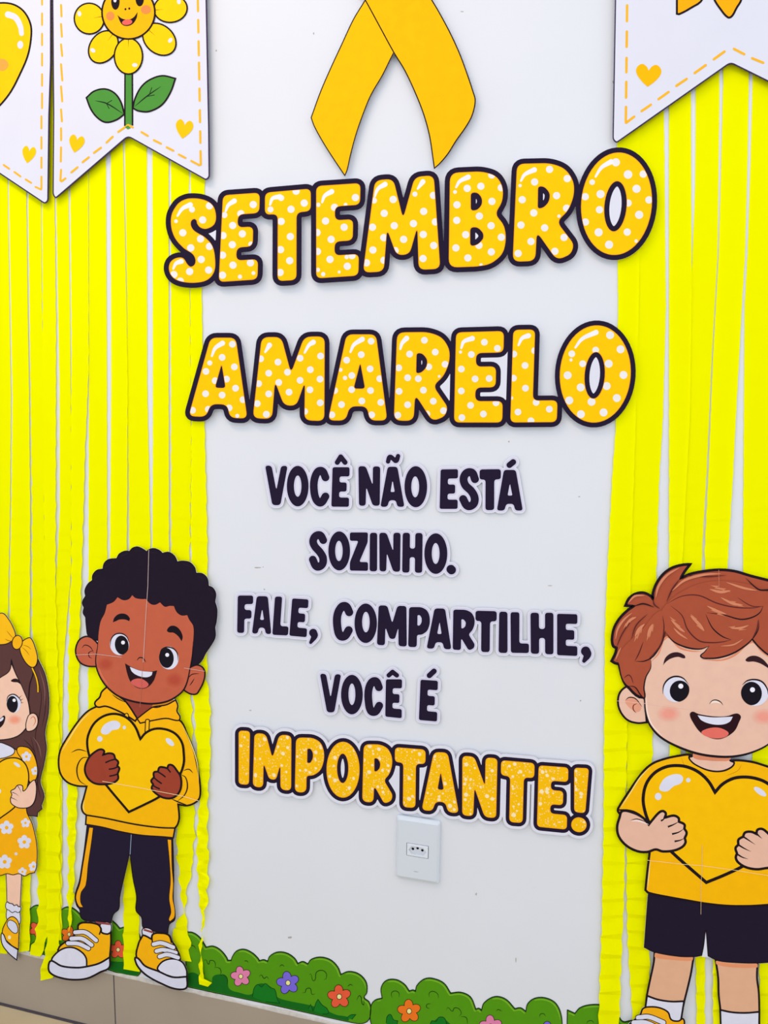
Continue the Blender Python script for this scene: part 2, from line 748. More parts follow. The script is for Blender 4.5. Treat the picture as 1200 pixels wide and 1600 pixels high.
def build_word(name, label, letters, front, group, fancy=None, card_grow=4.6, ink=None):
    bb = [l.bbox() for l in letters]
    pad = 18
    x0, y0 = min(b[0] for b in bb) - pad, min(b[1] for b in bb) - pad
    x1, y1 = max(b[2] for b in bb) + pad, max(b[3] for b in bb) + pad
    G = Grid(x0, y0, x1, y1, 1.0)
    U = np.full(G.X.shape, 50.0)
    fields = []
    for l, b in zip(letters, bb):
        g = Grid(b[0] - pad, b[1] - pad, b[2] + pad, b[3] + pad, 1.0)
        f = l.field(g)
        fields.append((g, f))
        j, i = int(g.y0 - G.y0), int(g.x0 - G.x0)
        h, w = min(f.shape[0], G.ny - j), min(f.shape[1], G.nx - i)
        U[j:j + h, i:i + w] = np.minimum(U[j:j + h, i:i + w], f[:h, :w])
    c = Card(name, label, 'lettering', ((x0 + x1) / 2, y1 - pad), front, group)
    if fancy:
        grow = fancy['outline'] + fancy.get('border', 0.0)
    else:
        grow = card_grow
    c.backing(solid_loops(G.contour(U, grow)), PAPER, 0.0009)
    pads = []
    for g, f in (fields[0], fields[len(fields) // 2], fields[-1 if letters[-1].loops else -2]):
        jj, ii = np.unravel_index(np.argmin(f), f.shape)
        pads.append((g.x0 + ii + 1.5, g.y0 + jj + 1.5))
    c.pads(pads[:1] if len(letters) == 1 else pads, front - 0.0007, -0.0005, 0.005)
    if fancy:
        c.part('outline', [('f', G.contour(U, fancy['outline']), INK)], label='dark outline around the letters')
        for l, (g, f) in zip(letters, fields):
            ops = [('f', g.contour(f, 0), fancy['rim']), ('f', g.contour(f, -1.3), fancy['fill'])]
            o = c.part('letter', ops, label='%s letter %s' % (fancy['word'], l.ch))
            if l.dots:
                d0 = c.d
                for x, y, r in l.dots:
                    cl = g.contour(np.maximum(g.disc(x, y, r), f + 0.6), 0)
                    c.d = d0
                    if cl:
                        c.part('polka_dot', [('f', cl, M((236, 232, 228)))], parent=o)
                c.d = d0 + STEP
            if l.shine:
                for s in l.shine:
                    cl = g.contour(np.maximum(g.stroke(smooth(s, False, 6), 1.6, 4.0), f + 2.0), 0)
                    if cl:
                        c.part('printed_shine', [('f', cl, M((240, 238, 238)))], parent=o)
    else:
        c.part('border', [('f', G.contour(U, 2.6), M((208, 205, 224)))], label='pale lilac rim around the letters')
        for l, (g, f) in zip(letters, fields):
            c.part('letter', [('f', g.contour(f, 0), ink or INK)], label='black letter %s' % l.ch)
    return c


def sp(kf, pts):
    return kf(pts)


def G_(kf, ch, quad, rr, glyph=None):
    return Letter(ch).glyph(glyph or ch, kf(quad), rr)


def O_(kf, c, r, hc, hr, tilt=0):
    s = kf.s
    return Letter('O').ring(kf([c])[0], (r[0] / s, r[1] / s), kf([hc])[0], (hr[0] / s, hr[1] / s), tilt)


def S_(kf, ch, pts, r, r1=None):
    return Letter(ch).path(kf(pts), r / kf.s, None if r1 is None else r1 / kf.s)


def add_dots(l, kf, pts, r=17):
    for p in pts:
        q = kf([p[:2]])[0]
        l.dots.append((q[0], q[1], (p[2] if len(p) > 2 else r) / kf.s))
    return l


# --- SETEMBRO
k1, k2 = K(240, 220, 3.0), K(640, 220, 3.0)
S = Letter('S')
S.loops.append(smooth(k1([(170, 270), (230, 275), (275, 300), (292, 345), (285, 390), (250, 412), (222, 408), (205, 390), (200, 372), (188, 367),
    (175, 380), (178, 405), (195, 425), (240, 452), (275, 492), (288, 550), (285, 610), (255, 650), (200, 665), (130, 660), (90, 640), (72, 605),
    (78, 570), (105, 550), (138, 550), (158, 578), (174, 590), (192, 580), (196, 556), (182, 530), (140, 502), (100, 455), (82, 400), (85, 345), (110, 300), (135, 280)])))
add_dots(S, k1, [(230, 371), (137, 431), (174, 502), (223, 556), (169, 613), (258, 606), (95, 627), (220, 460), (262, 305), (262, 495), (125, 658), (180, 322, 14), (105, 377, 9)])
S.shine = [k1([(112, 352), (135, 318), (172, 300)]), k1([(92, 600), (105, 575), (130, 565)])]
E1 = G_(k1, 'E', [(325, 255), (498, 243), (487, 650), (305, 662)], 9)
add_dots(E1, k1, [(467, 299), (409, 342), (371, 397), (325, 444), (416, 436), (369, 487), (323, 536), (372, 583), (456, 484, 12), (454, 572), (323, 630), (405, 637, 10), (468, 620, 9), (332, 348, 14)])
E1.shine = [k1([(338, 330), (350, 302), (378, 282)])]
T1 = G_(k1, 'T', [(522, 243), (737, 224), (737, 648), (520, 662)], 9)
add_dots(T1, k1, [(668, 236), (706, 292), (644, 321), (598, 378), (641, 449), (595, 510), (638, 562), (593, 617), (548, 322, 14), (598, 268, 14)])
T1.shine = [k1([(546, 300), (558, 270), (592, 262)])]
E2 = G_(k1, 'E', [(762, 212), (970, 198), (960, 632), (762, 645)], 9)
add_dots(E2, k1, [(946, 266), (900, 300, 9), (848, 312), (806, 376), (893, 405), (766, 430), (832, 462), (768, 519), (827, 556), (908, 588), (770, 605, 10), (905, 545, 10), (930, 538), (795, 625, 10), (870, 615, 7), (772, 300, 10)])
E2.shine = [k1([(790, 288), (802, 258), (835, 238)])]
M1 = Letter('M').glyph('M', [(572, 283), (687, 273), (688, 420), (567, 426)], 11)
add_dots(M1, k1, [(1081, 340), (1123, 275), (1026, 405), (1128, 398), (1079, 454), (1028, 512), (1172, 462), (998, 572), (1080, 560), (1132, 515), (1033, 280, 14)])
add_dots(M1, k2, [(112, 256), (66, 331), (18, 388), (121, 380), (64, 439), (113, 491), (63, 552), (25, 250, 12)])
M1.shine = [k1([(1036, 262), (1052, 225), (1085, 204)]), k2([(38, 225), (62, 192)])]
B1 = Letter('B').glyph('B', [(703, 270), (789, 266), (792, 415), (701, 418)], 14)
add_dots(B1, k2, [(334, 213), (270, 223), (385, 160), (386, 284), (222, 300), (430, 220), (221, 373), (327, 353), (382, 398), (263, 440), (430, 452), (217, 502), (325, 490), (383, 521), (273, 549), (335, 582, 8), (213, 240, 9)])
B1.shine = [k2([(218, 218), (235, 190), (275, 170)])]
R1 = Letter('R').glyph('R', [(805, 256), (897, 254), (897, 406), (801, 409)], 12)
add_dots(R1, k2, [(656, 134), (586, 193), (739, 177), (689, 257), (528, 276), (736, 316), (582, 338), (522, 395), (633, 408), (724, 453), (569, 472), (509, 528), (681, 518), (700, 353, 8), (518, 210, 8)])
R1.shine = [k2([(522, 188), (540, 158), (585, 136)])]
O1 = O_(k2, (970, 295), (166, 241), (965, 307), (52, 118), 5)
add_dots(O1, k2, [(967, 101, 19), (1024, 158, 20), (1095, 156), (1064, 225, 19), (895, 250, 19), (823, 262), (1122, 277), (890, 323), (1076, 347, 19), (824, 381), (886, 429, 19), (1020, 428), (935, 487, 19), (1024, 292), (1062, 470, 8), (856, 194, 13)])
O1.shine = [k2([(872, 168), (900, 125), (945, 98)])]
RIM = M((255, 172, 22))
FANCY = dict(outline=8.0, rim=RIM, fill=M((255, 199, 0)), word='yellow polka-dot')
build_word('word_cutout', 'yellow polka-dot SETEMBRO lettering outlined in black beneath the ribbon', [S, E1, T1, E2, M1, B1, R1, O1], 0.0086, 'pasted paper words', FANCY)

# --- AMARELO
k1, k2 = K(270, 490, 1200 / 370.), K(640, 490, 1200 / 370.)
A1 = G_(k1, 'A', [(51, 122), (451, 122), (378, 532), (80, 520)], 10)
add_dots(A1, k1, [(250, 222), (302, 155), (312, 270), (168, 293), (215, 340), (272, 332), (318, 378), (166, 406), (250, 413), (356, 436), (285, 478), (180, 485), (100, 490), (327, 518, 10), (187, 250, 13)])
A1.shine = [k1([(198, 215), (215, 175), (252, 150)])]
M2 = G_(k1, 'M', [(402, 120), (802, 115), (768, 545), (405, 530)], 11)
add_dots(M2, k1, [(533, 246), (486, 302), (445, 229), (581, 297), (645, 226), (697, 284), (749, 215), (537, 349), (435, 355), (645, 338), (746, 332), (486, 407), (589, 398), (695, 386), (428, 456), (747, 452), (668, 496), (474, 510)])
M2.shine = [k1([(468, 195), (490, 160)]), k1([(668, 198), (690, 160), (712, 145)])]
A2 = G_(k1, 'A', [(717, 105), (1184, 105), (1087, 542), (786, 542)], 10)
add_dots(A2, k1, [(955, 208), (1005, 140), (881, 236), (1000, 280), (907, 314), (873, 326, 11), (1049, 330), (906, 385), (1002, 390), (855, 461), (1054, 450), (958, 443), (806, 513), (1008, 513), (820, 390), (850, 285, 10)])
A2.shine = [k1([(900, 195), (918, 158), (960, 130)])]
R2 = G_(k2, 'R', [(-72, 95), (207, 92), (192, 548), (-80, 542)], 12)
add_dots(R2, k1, [(1145, 275), (1147, 394), (1140, 515), (1190, 325), (1190, 462)])
add_dots(R2, k2, [(75, 135), (130, 195), (97, 270), (180, 257), (44, 330), (70, 388), (120, 444), (88, 509), (172, 492), (0, 205), (150, 318, 7)])
R2.shine = [k1([(1153, 180), (1162, 150), (1185, 125)])]
E3 = G_(k2, 'E', [(235, 95), (478, 88), (470, 552), (225, 552)], 9)
add_dots(E3, k2, [(379, 145), (313, 207), (445, 176), (262, 281), (332, 331), (403, 329), (262, 392), (309, 465), (374, 509), (438, 452), (265, 527), (258, 195, 8)])
E3.shine = [k2([(262, 175), (275, 142), (318, 126)])]
L1 = G_(k2, 'L', [(525, 82), (762, 78), (746, 550), (510, 552)], 9)
add_dots(L1, k2, [(585, 263), (526, 327), (587, 378), (549, 499), (641, 450), (708, 484), (634, 188), (528, 205), (615, 543), (515, 428, 10)])
L1.shine = [k2([(552, 160), (570, 125), (602, 112)])]
O2 = O_(k2, (941, 306), (180, 247), (938, 313), (51, 118), 4)
add_dots(O2, k2, [(1016, 109, 20), (1069, 181, 20), (943, 185), (1009, 254, 20), (877, 254), (801, 313, 20), (1084, 311, 20), (867, 374, 20), (999, 367, 20), (809, 440, 20), (1050, 428, 20), (922, 447, 20), (983, 501, 20), (868, 510, 20), (822, 204), (818, 235, 8)])
O2.shine = [k2([(840, 172), (875, 128), (945, 95)])]
FANCY2 = dict(FANCY, outline=7.6)
build_word('word_cutout', 'yellow polka-dot AMARELO lettering outlined in black below SETEMBRO', [A1, M2, A2, R2, E3, L1, O2], 0.0086, 'pasted paper words', FANCY2)

# --- the black words
ka, kb = K(380, 680, 1200 / 280.), K(600, 680, 1200 / 280.)
RR = 4.6


def acc(l, kf, pts, r, curve=True):
    return l.path(kf(pts), r / kf.s, None, curve)


GW = 'pasted paper words'
build_word('word_cutout', 'black VOCÊ lettering with pale rim beside NÃO', [
    G_(ka, 'V', [(146, 203), (298, 205), (298, 469), (146, 469)], 5),
    O_(ka, (365, 341), (73, 136), (365, 341), (25, 71)),
    S_(ka, 'C', [(551, 283), (530, 241), (500, 244), (476, 300), (474, 370), (490, 432), (520, 452), (551, 410)], 26),
    acc(G_(ka, 'Ê', [(598, 214), (713, 214), (708, 480), (590, 479)], 3.4, 'E'), ka, [(630, 182), (653, 145), (682, 182)], 17, False)], 0.004, GW)
build_word('word_cutout', 'black NÃO lettering with pale rim between VOCÊ and ESTÁ', [
    G_(ka, 'N', [(771, 207), (918, 209), (915, 473), (772, 473)], RR),
    acc(G_(ka, 'Ã', [(896, 211), (1100, 211), (1080, 480), (918, 480)], RR, 'A'), ka, [(970, 176), (982, 145), (1004, 158), (1024, 172), (1037, 140)], 15),
    O_(kb, (213, 345), (76, 138), (209, 346), (26, 70))], 0.004, GW)
build_word('word_cutout', 'black ESTÁ lettering with pale rim following NÃO', [
    G_(kb, 'E', [(379, 229), (496, 227), (493, 494), (372, 494)], 3.4),
    S_(kb, 'S', [(609, 294), (590, 252), (555, 252), (533, 290), (545, 335), (585, 375), (607, 420), (598, 462), (560, 474), (530, 428)], 27),
    G_(kb, 'T', [(640, 229), (783, 227), (783, 501), (638, 503)], RR),
    acc(G_(kb, 'Á', [(715, 232), (965, 232), (930, 505), (755, 505)], RR, 'A'), kb, [(840, 200), (865, 180)], 20, False)], 0.004, GW)
build_word('word_cutout', 'black SOZINHO lettering ending in a full stop', [
    S_(ka, 'S', [(536, 703), (515, 670), (484, 676), (468, 710), (480, 745), (515, 785), (535, 825), (527, 868), (492, 880), (466, 833)], 26),
    O_(ka, (643, 775), (73, 131), (641, 775), (25, 68)),
    G_(ka, 'Z', [(714, 651), (836, 651), (836, 909), (714, 907)], 3.2),
    G_(ka, 'I', [(848, 653), (898, 653), (897, 912), (846, 912)], RR),
    G_(ka, 'N', [(911, 653), (1054, 653), (1051, 915), (910, 912)], RR),
    G_(kb, 'H', [(125, 653), (259, 655), (256, 922), (121, 920)], RR),
    O_(kb, (347, 793), (77, 136), (346, 792), (26, 70)),
    Letter('full stop').path(kb([(448, 898), (452, 902)]), 30 / kb.s, None, False)], 0.004, GW)

ka, kb = K(340, 900, 3.75), K(640, 900, 3.75)
build_word('word_cutout', 'black FALE lettering ending in a comma', [
    G_(ka, 'F', [(118, 114), (209, 114), (207, 336), (114, 333)], 4),
    G_(ka, 'A', [(158, 117), (362, 119), (315, 341), (201, 337)], RR),
    G_(ka, 'L', [(336, 120), (427, 121), (413, 349), (320, 345)], 4),
    G_(ka, 'E', [(437, 131), (533, 137), (522, 359), (420, 350)], 3.4),
    S_(ka, 'comma', [(560, 333), (568, 350), (545, 390)], 24, 9)], 0.004, GW)
build_word('word_cutout', 'black COMPARTILHE lettering ending in a comma, longest black word', [
    S_(ka, 'C', [(771, 212), (752, 178), (726, 182), (702, 230), (702, 300), (718, 350), (745, 352), (768, 318)], 24),
    O_(ka, (868, 277), (66, 116), (869, 270), (22, 60)),
    G_(ka, 'M', [(919, 171), (1123, 176), (1109, 414), (933, 404)], RR),
    G_(kb, 'P', [(-3, 182), (119, 182), (119, 419), (-9, 416)], RR),
    G_(kb, 'A', [(78, 189), (272, 191), (245, 430), (99, 425)], RR),
    G_(kb, 'R', [(252, 196), (381, 199), (383, 439), (252, 432)], 4.2),
    G_(kb, 'T', [(386, 203), (511, 206), (508, 447), (384, 445)], RR),
    G_(kb, 'I', [(525, 208), (574, 210), (574, 452), (521, 450)], RR),
    G_(kb, 'L', [(591, 212), (703, 212), (699, 452), (593, 450)], 4),
    G_(kb, 'H', [(708, 215), (843, 215), (843, 460), (710, 455)], RR),
    G_(kb, 'E', [(864, 221), (983, 224), (983, 469), (864, 464)], 3.4),
    S_(kb, 'comma', [(1032, 441), (1042, 460), (1022, 498)], 28, 11)], 0.004, GW)
build_word('word_cutout', 'black VOCÊ lettering with pale rim beside the lone É', [
    G_(ka, 'V', [(599, 572), (724, 576), (722, 800), (603, 799)], 4.6),
    O_(ka, (787, 695), (64, 116), (787, 693), (20, 63)),
    S_(ka, 'C', [(945, 652), (928, 617), (904, 622), (885, 665), (884, 730), (898, 790), (924, 795), (947, 760)], 23),
    acc(G_(ka, 'Ê', [(986, 605), (1081, 605), (1079, 834), (982, 824)], 3.2, 'E'), ka, [(1003, 582), (1025, 562), (1050, 582)], 13.5, False)], 0.004, GW)
build_word('word_cutout', 'black single letter É lettering above IMPORTANTE', [
    acc(G_(kb, 'É', [(64, 607), (166, 614), (161, 853), (54, 844)], 3.2, 'E'), kb, [(116, 583), (143, 558)], 16, False)], 0.004, GW)

# --- IMPORTANTE!
ka, kb = K(340, 1120, 3.75), K(640, 1120, 3.75)


def glitter():
    m = mat('yellow_glitter_print', (255, 192, 6), vary=0.05, scale=300)
    nt = m.node_tree
    b = nt.nodes['Principled BSDF']
    base = b.inputs['Base Color'].links[0].from_socket
    tc = next(n for n in nt.nodes if n.type == 'TEX_COORD')
    prev = base
    for sc, lo, hi in ((110, 0.20, 0.25), (300, 0.21, 0.27)):
        vo = nt.nodes.new('ShaderNodeTexVoronoi')
        vo.inputs['Scale'].default_value = sc
        nt.links.new(tc.outputs['Object'], vo.inputs['Vector'])
        # only some cells carry a fleck
        cs = nt.nodes.new('ShaderNodeSeparateColor')
        nt.links.new(vo.outputs['Color'], cs.inputs[0])
        gt = nt.nodes.new('ShaderNodeMath'); gt.operation = 'MULTIPLY'
        nt.links.new(cs.outputs[0], gt.inputs[0]); gt.inputs[1].default_value = 0.42
        lt = nt.nodes.new('ShaderNodeMath'); lt.operation = 'LESS_THAN'
        nt.links.new(vo.outputs['Distance'], lt.inputs[0]); nt.links.new(gt.outputs[0], lt.inputs[1])
        mx = nt.nodes.new('ShaderNodeMixRGB')
        mx.inputs[2].default_value = lin((255, 236, 190)) + [1]
        fm = nt.nodes.new('ShaderNodeMath'); fm.operation = 'MULTIPLY'
        nt.links.new(lt.outputs[0], fm.inputs[0]); fm.inputs[1].default_value = 0.85 if sc < 200 else 0.5
        nt.links.new(fm.outputs[0], mx.inputs[0])
        nt.links.new(prev, mx.inputs[1])
        prev = mx.outputs[0]
    nt.links.new(prev, b.inputs['Base Color'])
    return m


FANCY3 = dict(outline=5.8, border=4.4, rim=RIM, fill=glitter(), word='yellow glitter')
build_word('word_cutout', 'yellow glitter IMPORTANTE lettering with exclamation mark above the power socket', [
    G_(ka, 'I', [(123, 80), (190, 83), (184, 399), (123, 395)], 6),
    G_(ka, 'M', [(183, 93), (454, 110), (431, 434), (206, 409)], 8),
    G_(ka, 'P', [(459, 121), (626, 124), (621, 447), (452, 442)], 9),
    O_(ka, (735, 310), (97, 164), (733, 302), (33, 86)),
    G_(ka, 'R', [(851, 160), (1022, 163), (1027, 515), (847, 497)], 9),
    G_(kb, 'T', [(-86, 178), (94, 192), (90, 537), (-90, 527)], 7),
    G_(kb, 'A', [(53, 204), (307, 211), (289, 565), (70, 547)], 8),
    G_(kb, 'N', [(309, 228), (515, 243), (507, 594), (304, 577)], 7),
    G_(kb, 'T', [(536, 254), (733, 271), (722, 627), (530, 613)], 7),
    G_(kb, 'E', [(756, 284), (931, 297), (921, 661), (746, 644)], 6.5),
    G_(kb, '!', [(964, 298), (1051, 301), (1048, 567), (955, 557)], 6).path(kb([(990, 632), (994, 633)]), 43 / 3.75, None, False)], 0.005, GW, FANCY3)

# ================================================================== crepe streamers
def interp(tab, y):
    if y <= tab[0][0]:
        return tab[0][1]
    for (a, va), (b, vb) in zip(tab, tab[1:]):
        if y <= b:
            t = (y - a) / (b - a)
            return va + (vb - va) * t
    return tab[-1][1]


def streamer(left, right, base, label, group, top=-120, bottom=1560, seed=0, edge_wave=0.6, twist=None, cut=None):
    """a hanging crepe strip: edges as (y, x) tables in pixels, pleats getting deeper towards the free end"""
    rnd = random.Random(seed)
    rows = []
    y = top
    fold = []
    while y < bottom:
        step = 24 + rnd.random() * 10
        fold.append((y, step, 0.55 + 0.9 * rnd.random(), rnd.uniform(-.25, .25)))
        y += step
    org = W((interp(left, bottom) + interp(right, bottom)) / 2, bottom, base)
    V, F = [], []
    C = 6
    r = 0
    ph = rnd.random() * 6
    for (fy, st, am, sk) in fold:
        sub = 5 if fy > 350 else 2
        for q in range(sub):
            yy = fy + st * q / sub
            if yy > bottom:
                break
            t = q / sub
            deep = min(1.0, max(0.0, (yy - 560) / 900.0))
            amp = 0.00005 + 0.0017 * deep ** 1.5
            prof = (t / 0.8 if t < 0.8 else (1 - t) / 0.2) * am
            wave = edge_wave * (0.35 + 1.6 * deep)
            xl = interp(left, yy) + wave * math.sin(yy * 0.21 + ph) * 0.6 + wave * (0.8 if q == 0 else 0) * rnd.uniform(-1, 1)
            xr = interp(right, yy) + wave * math.sin(yy * 0.19 + ph * 2) * 0.6 + wave * (0.8 if q == 0 else 0) * rnd.uniform(-1, 1)
            for c in range(C + 1):
                u = c / C
                d = base + amp * prof * (1 + sk * (u - .5) * 2) + 0.0006 * deep * math.sin(u * 5 + yy * 0.03 + ph)
                if twist:
                    t0, t1, dep, per = twist
                    if yy > t0:
                        k = min(1, (yy - t0) / (t1 - t0))
                        d += dep * k * (u - .5) * math.cos(yy / per * 2 * math.pi)
                        d += 0.0012 * k * abs(math.sin(yy / per * 4 * math.pi + u * 2.2))
                d = min(max(d, base), base + (0.0018 if base < 0.003 else 0.0028)) * (0.35 + 0.65 * min(1.0, max(0.0, (yy - 300) / 800.0)))
                V.append(W(xl + (xr - xl) * u, yy + sk * 18 * deep * (u - .5), d) - org)
            if r:
                a, b = (r - 1) * (C + 1), r * (C + 1)
                for c in range(C):
                    F.append([a + c, b + c, b + c + 1, a + c + 1])
            r += 1
    o = link_mesh('crepe_streamer', V, F, None, [CREPE], None, org)
    tag(o, label, 'streamer', group)
    return o


GS = 'yellow crepe streamers'
# strips on the side of the boy in a hoodie
streamer([(-120, -30), (1560, -28)], [(300, 12), (620, 17), (780, 16), (930, 13), (1200, 10), (1560, 12)], 0.0018, 'yellow crepe streamer behind the face of the girl in a daisy dress', GS, bottom=1490, seed=1)
streamer([(-120, 14), (300, 14), (620, 19.5), (780, 18), (930, 15), (1200, 16), (1560, 32)], [(300, 41), (500, 43.5), (620, 45.5), (800, 47), (980, 46.5), (1200, 50), (1400, 47), (1560, 46)], 0.0040, 'yellow crepe streamer beside the trailing dark hair of the girl', GS, bottom=1492, seed=2)
streamer([(-120, 44), (310, 44), (500, 46.5), (620, 48), (800, 50), (980, 50), (1200, 57), (1350, 58), (1420, 60), (1460, 57), (1500, 44)], [(300, 64), (480, 65.5), (560, 67), (800, 69), (1100, 77), (1300, 76), (1420, 79), (1460, 76), (1500, 60)], 0.0018, 'yellow crepe streamer with its pleated end curling towards the shoe of the girl', GS, bottom=1496, seed=3, edge_wave=1.4)
streamer([(-120, 66), (300, 66), (480, 66.5), (600, 66), (900, 70), (1100, 73), (1300, 72), (1480, 73), (1500, 66), (1538, 61)], [(300, 85), (500, 87.5), (800, 87), (920, 86.5), (1100, 92), (1300, 94), (1480, 93), (1510, 92), (1538, 79)], 0.0040, 'yellow crepe streamer whose pleated end hangs below the skirting top', GS, bottom=1536, seed=4, edge_wave=1.2)
streamer([(-120, 88), (320, 88), (500, 91), (600, 93), (800, 93.5), (920, 87), (1000, 84), (1200, 82), (1560, 80)], [(300, 107), (550, 110), (700, 111), (892, 111), (952, 106), (1040, 99), (1130, 97), (1300, 97), (1560, 96)], 0.0018, 'yellow crepe streamer under the pennant corner beside the small heart of the flower pennant', GS, bottom=1470, seed=5)
streamer([(-120, 110), (300, 110), (550, 112), (700, 110.5), (892, 111.5), (952, 108.5), (1040, 107), (1130, 107), (1260, 105), (1340, 107), (1400, 106), (1457, 107)], [(300, 138), (580, 138.5), (700, 133), (850, 129), (1000, 124), (1130, 122), (1260, 120), (1340, 117), (1400, 115), (1457, 109)], 0.0040, 'narrow twisted yellow crepe streamer tapering to a point above the white-toed shoe', GS, bottom=1457, seed=6, edge_wave=1.3, twist=(1100, 1300, .004, 60))
streamer([(-120, 139), (580, 139), (1000, 138), (1560, 136)], [(230, 165.5), (600, 167), (850, 167.5), (1000, 166), (1560, 164)], 0.0018, 'yellow crepe streamer running down to the ear of the hooded boy', GS, bottom=1335, seed=7)
streamer([(-120, 173), (230, 173), (600, 174), (850, 172), (1000, 171), (1560, 170)], [(230, 192), (450, 197), (600, 199.5), (750, 199), (850, 198), (1000, 196), (1560, 193)], 0.0040, 'yellow crepe streamer between two white gaps under the notch of the flower pennant', GS, bottom=1335, seed=8)
streamer([(-120, 195), (230, 195), (450, 198.5), (600, 199), (750, 201), (850, 202), (1000, 200), (1340, 193), (1560, 193)], [(230, 229.5), (600, 230), (850, 235), (1000, 232), (1340, 216), (1560, 219)], 0.0018, 'yellow crepe streamer showing between the trouser legs of the hooded boy', GS, bottom=1522, seed=9)
streamer([(-120, 238), (230, 238), (600, 239), (700, 239), (850, 238), (1000, 238), (1560, 236)], [(300, 263.5), (600, 263.5), (860, 264), (1000, 264), (1560, 262)], 0.0040, 'yellow crepe streamer passing just beside the S of SETEMBRO', GS, bottom=1335, seed=10)
streamer([(-120, 267), (300, 267), (860, 267.5), (1000, 267), (1240, 274), (1340, 277), (1380, 281), (1428, 286), (1440, 274), (1470, 270), (1503, 276)], [(270, 295), (500, 297), (700, 299), (835, 297), (900, 295), (1050, 297), (1240, 304), (1300, 304), (1360, 300), (1395, 292), (1428, 288), (1440, 291), (1470, 297), (1503, 298)], 0.0018, 'torn yellow crepe streamer pinched beside the trouser leg then flaring at its end', GS, bottom=1502, seed=11, edge_wave=1.6)
streamer([(-120, 297), (300, 298), (500, 297.5), (700, 299), (835, 298), (900, 300), (1050, 300), (1150, 306), (1240, 312), (1300, 308), (1360, 308), (1410, 311), (1441, 316), (1470, 313), (1530, 311), (1545, 314)], [(290, 320), (450, 315), (560, 316.7), (680, 320), (850, 324), (1000, 325), (1060, 323), (1100, 328), (1190, 329), (1240, 325), (1300, 324), (1360, 326), (1410, 324), (1441, 318), (1470, 316), (1510, 315), (1528, 322), (1534, 331), (1545, 316)], 0.0040, 'twisted yellow crepe streamer with a torn tip over the bush border', GS, bottom=1545, seed=12, edge_wave=1.5, twist=(1150, 1300, .006, 46))
# strips on the side of the boy in a T-shirt
streamer([(-120, 962), (400, 965), (480, 966), (670, 962), (740, 957), (890, 949), (1000, 945), (1300, 943), (1450, 940), (1700, 932)], [(-120, 1001), (430, 999), (500, 998), (670, 993), (850, 987), (1000, 983), (1200, 979), (1300, 977), (1400, 975), (1500, 971), (1700, 964)], 0.0040, 'yellow crepe streamer edging the white wall next to the ear of the brown-haired boy', GS, bottom=1690, seed=21, edge_wave=0.7)
streamer([(-120, 996), (430, 995), (670, 989), (850, 984), (1000, 980), (1300, 979), (1400, 979), (1480, 981), (1540, 985), (1590, 988), (1700, 990)], [(-120, 1037), (180, 1037.5), (480, 1040.5), (650, 1036), (750, 1030), (890, 1026), (1000, 1022), (1400, 1016), (1700, 1014)], 0.0018, 'yellow crepe streamer behind the short sleeve of the brown-haired boy', GS, bottom=1660, seed=22, edge_wave=0.8)
streamer([(-120, 1046), (200, 1045.5), (480, 1045.5), (890, 1045.5), (1100, 1046), (1700, 1046)], [(-120, 1079), (200, 1079.5), (300, 1080), (450, 1081), (650, 1078), (880, 1066), (1100, 1064), (1700, 1062)], 0.0040, 'yellow crepe streamer meeting the upright tuft of the brown hair', GS, bottom=1660, seed=23)
streamer([(-120, 1087), (200, 1087), (300, 1086), (450, 1080), (650, 1073), (880, 1059), (1100, 1068), (1400, 1086), (1700, 1090)], [(-120, 1124), (160, 1124), (400, 1121), (560, 1112), (740, 1104), (860, 1097), (1100, 1096), (1450, 1102), (1700, 1101)], 0.0018, 'yellow crepe streamer between the upright hair tuft and the bow pennant notch', GS, bottom=1660, seed=24)
streamer([(-120, 1130), (130, 1130), (300, 1126), (400, 1123), (560, 1114), (740, 1107), (860, 1101), (1100, 1108), (1450, 1114), (1700, 1114)], [(-120, 1170), (130, 1170), (250, 1168), (400, 1164), (480, 1159), (650, 1150), (750, 1145), (880, 1137), (1100, 1140), (1700, 1142)], 0.0040, 'yellow crepe streamer under the notch of the bow pennant', GS, bottom=1660, seed=25)
streamer([(-120, 1176), (130, 1176), (250, 1173), (400, 1168), (480, 1163.5), (880, 1161), (1100, 1172), (1400, 1186), (1700, 1188)], [(-120, 1222), (500, 1218), (1700, 1226)], 0.0018, 'yellow crepe streamer past the wide white gap above the brown-haired boy', GS, bottom=1660, seed=26)

# ================================================================== pennant flags
DASH = M((250, 182, 40))


def capsule_line(pts, w):
    """a short printed dash with round ends"""
    (ax, ay), (bx, by) = pts[0][:2], pts[-1][:2]
    a = math.atan2(by - ay, bx - ax)
    r = w / 2
    out = []
    for k in range(5):
        t = a + math.pi / 2 + math.pi * k / 4
        out.append((ax + r * math.cos(t), ay + r * math.sin(t)))
    for k in range(5):
        t = a - math.pi / 2 + math.pi * k / 4
        out.append((bx + r * math.cos(t), by + r * math.sin(t)))
    return out


def pennant(label, outline, front, base, pads):
    c = Card('pennant_flag', label, 'pennant', base, front, 'white pennants across the top of the wall')
    lp = rounded(outline, 6)
    c.backing([lp], M((58, 46, 78)), 0.0010)
    xs = [p[0] for p in lp]; ys = [p[1] for p in lp]
    g = Grid(min(xs) - 3, min(ys) - 3, max(xs) + 3, max(ys) + 3, 1.5)
    c.part('paper_face', [('f', g.contour(g.poly([lp]), -2.0), PAPER)], label='white pennant face')
    c.pads(pads, front - 0.0008, 0.0068)
    return c


def dashes(c, kf, lst, w):
    for a, b in lst:
        c.part('stitch_dash', [('f', capsule_line(kf([a, b]), w), DASH)])


k = K(0, 0, 3.0)
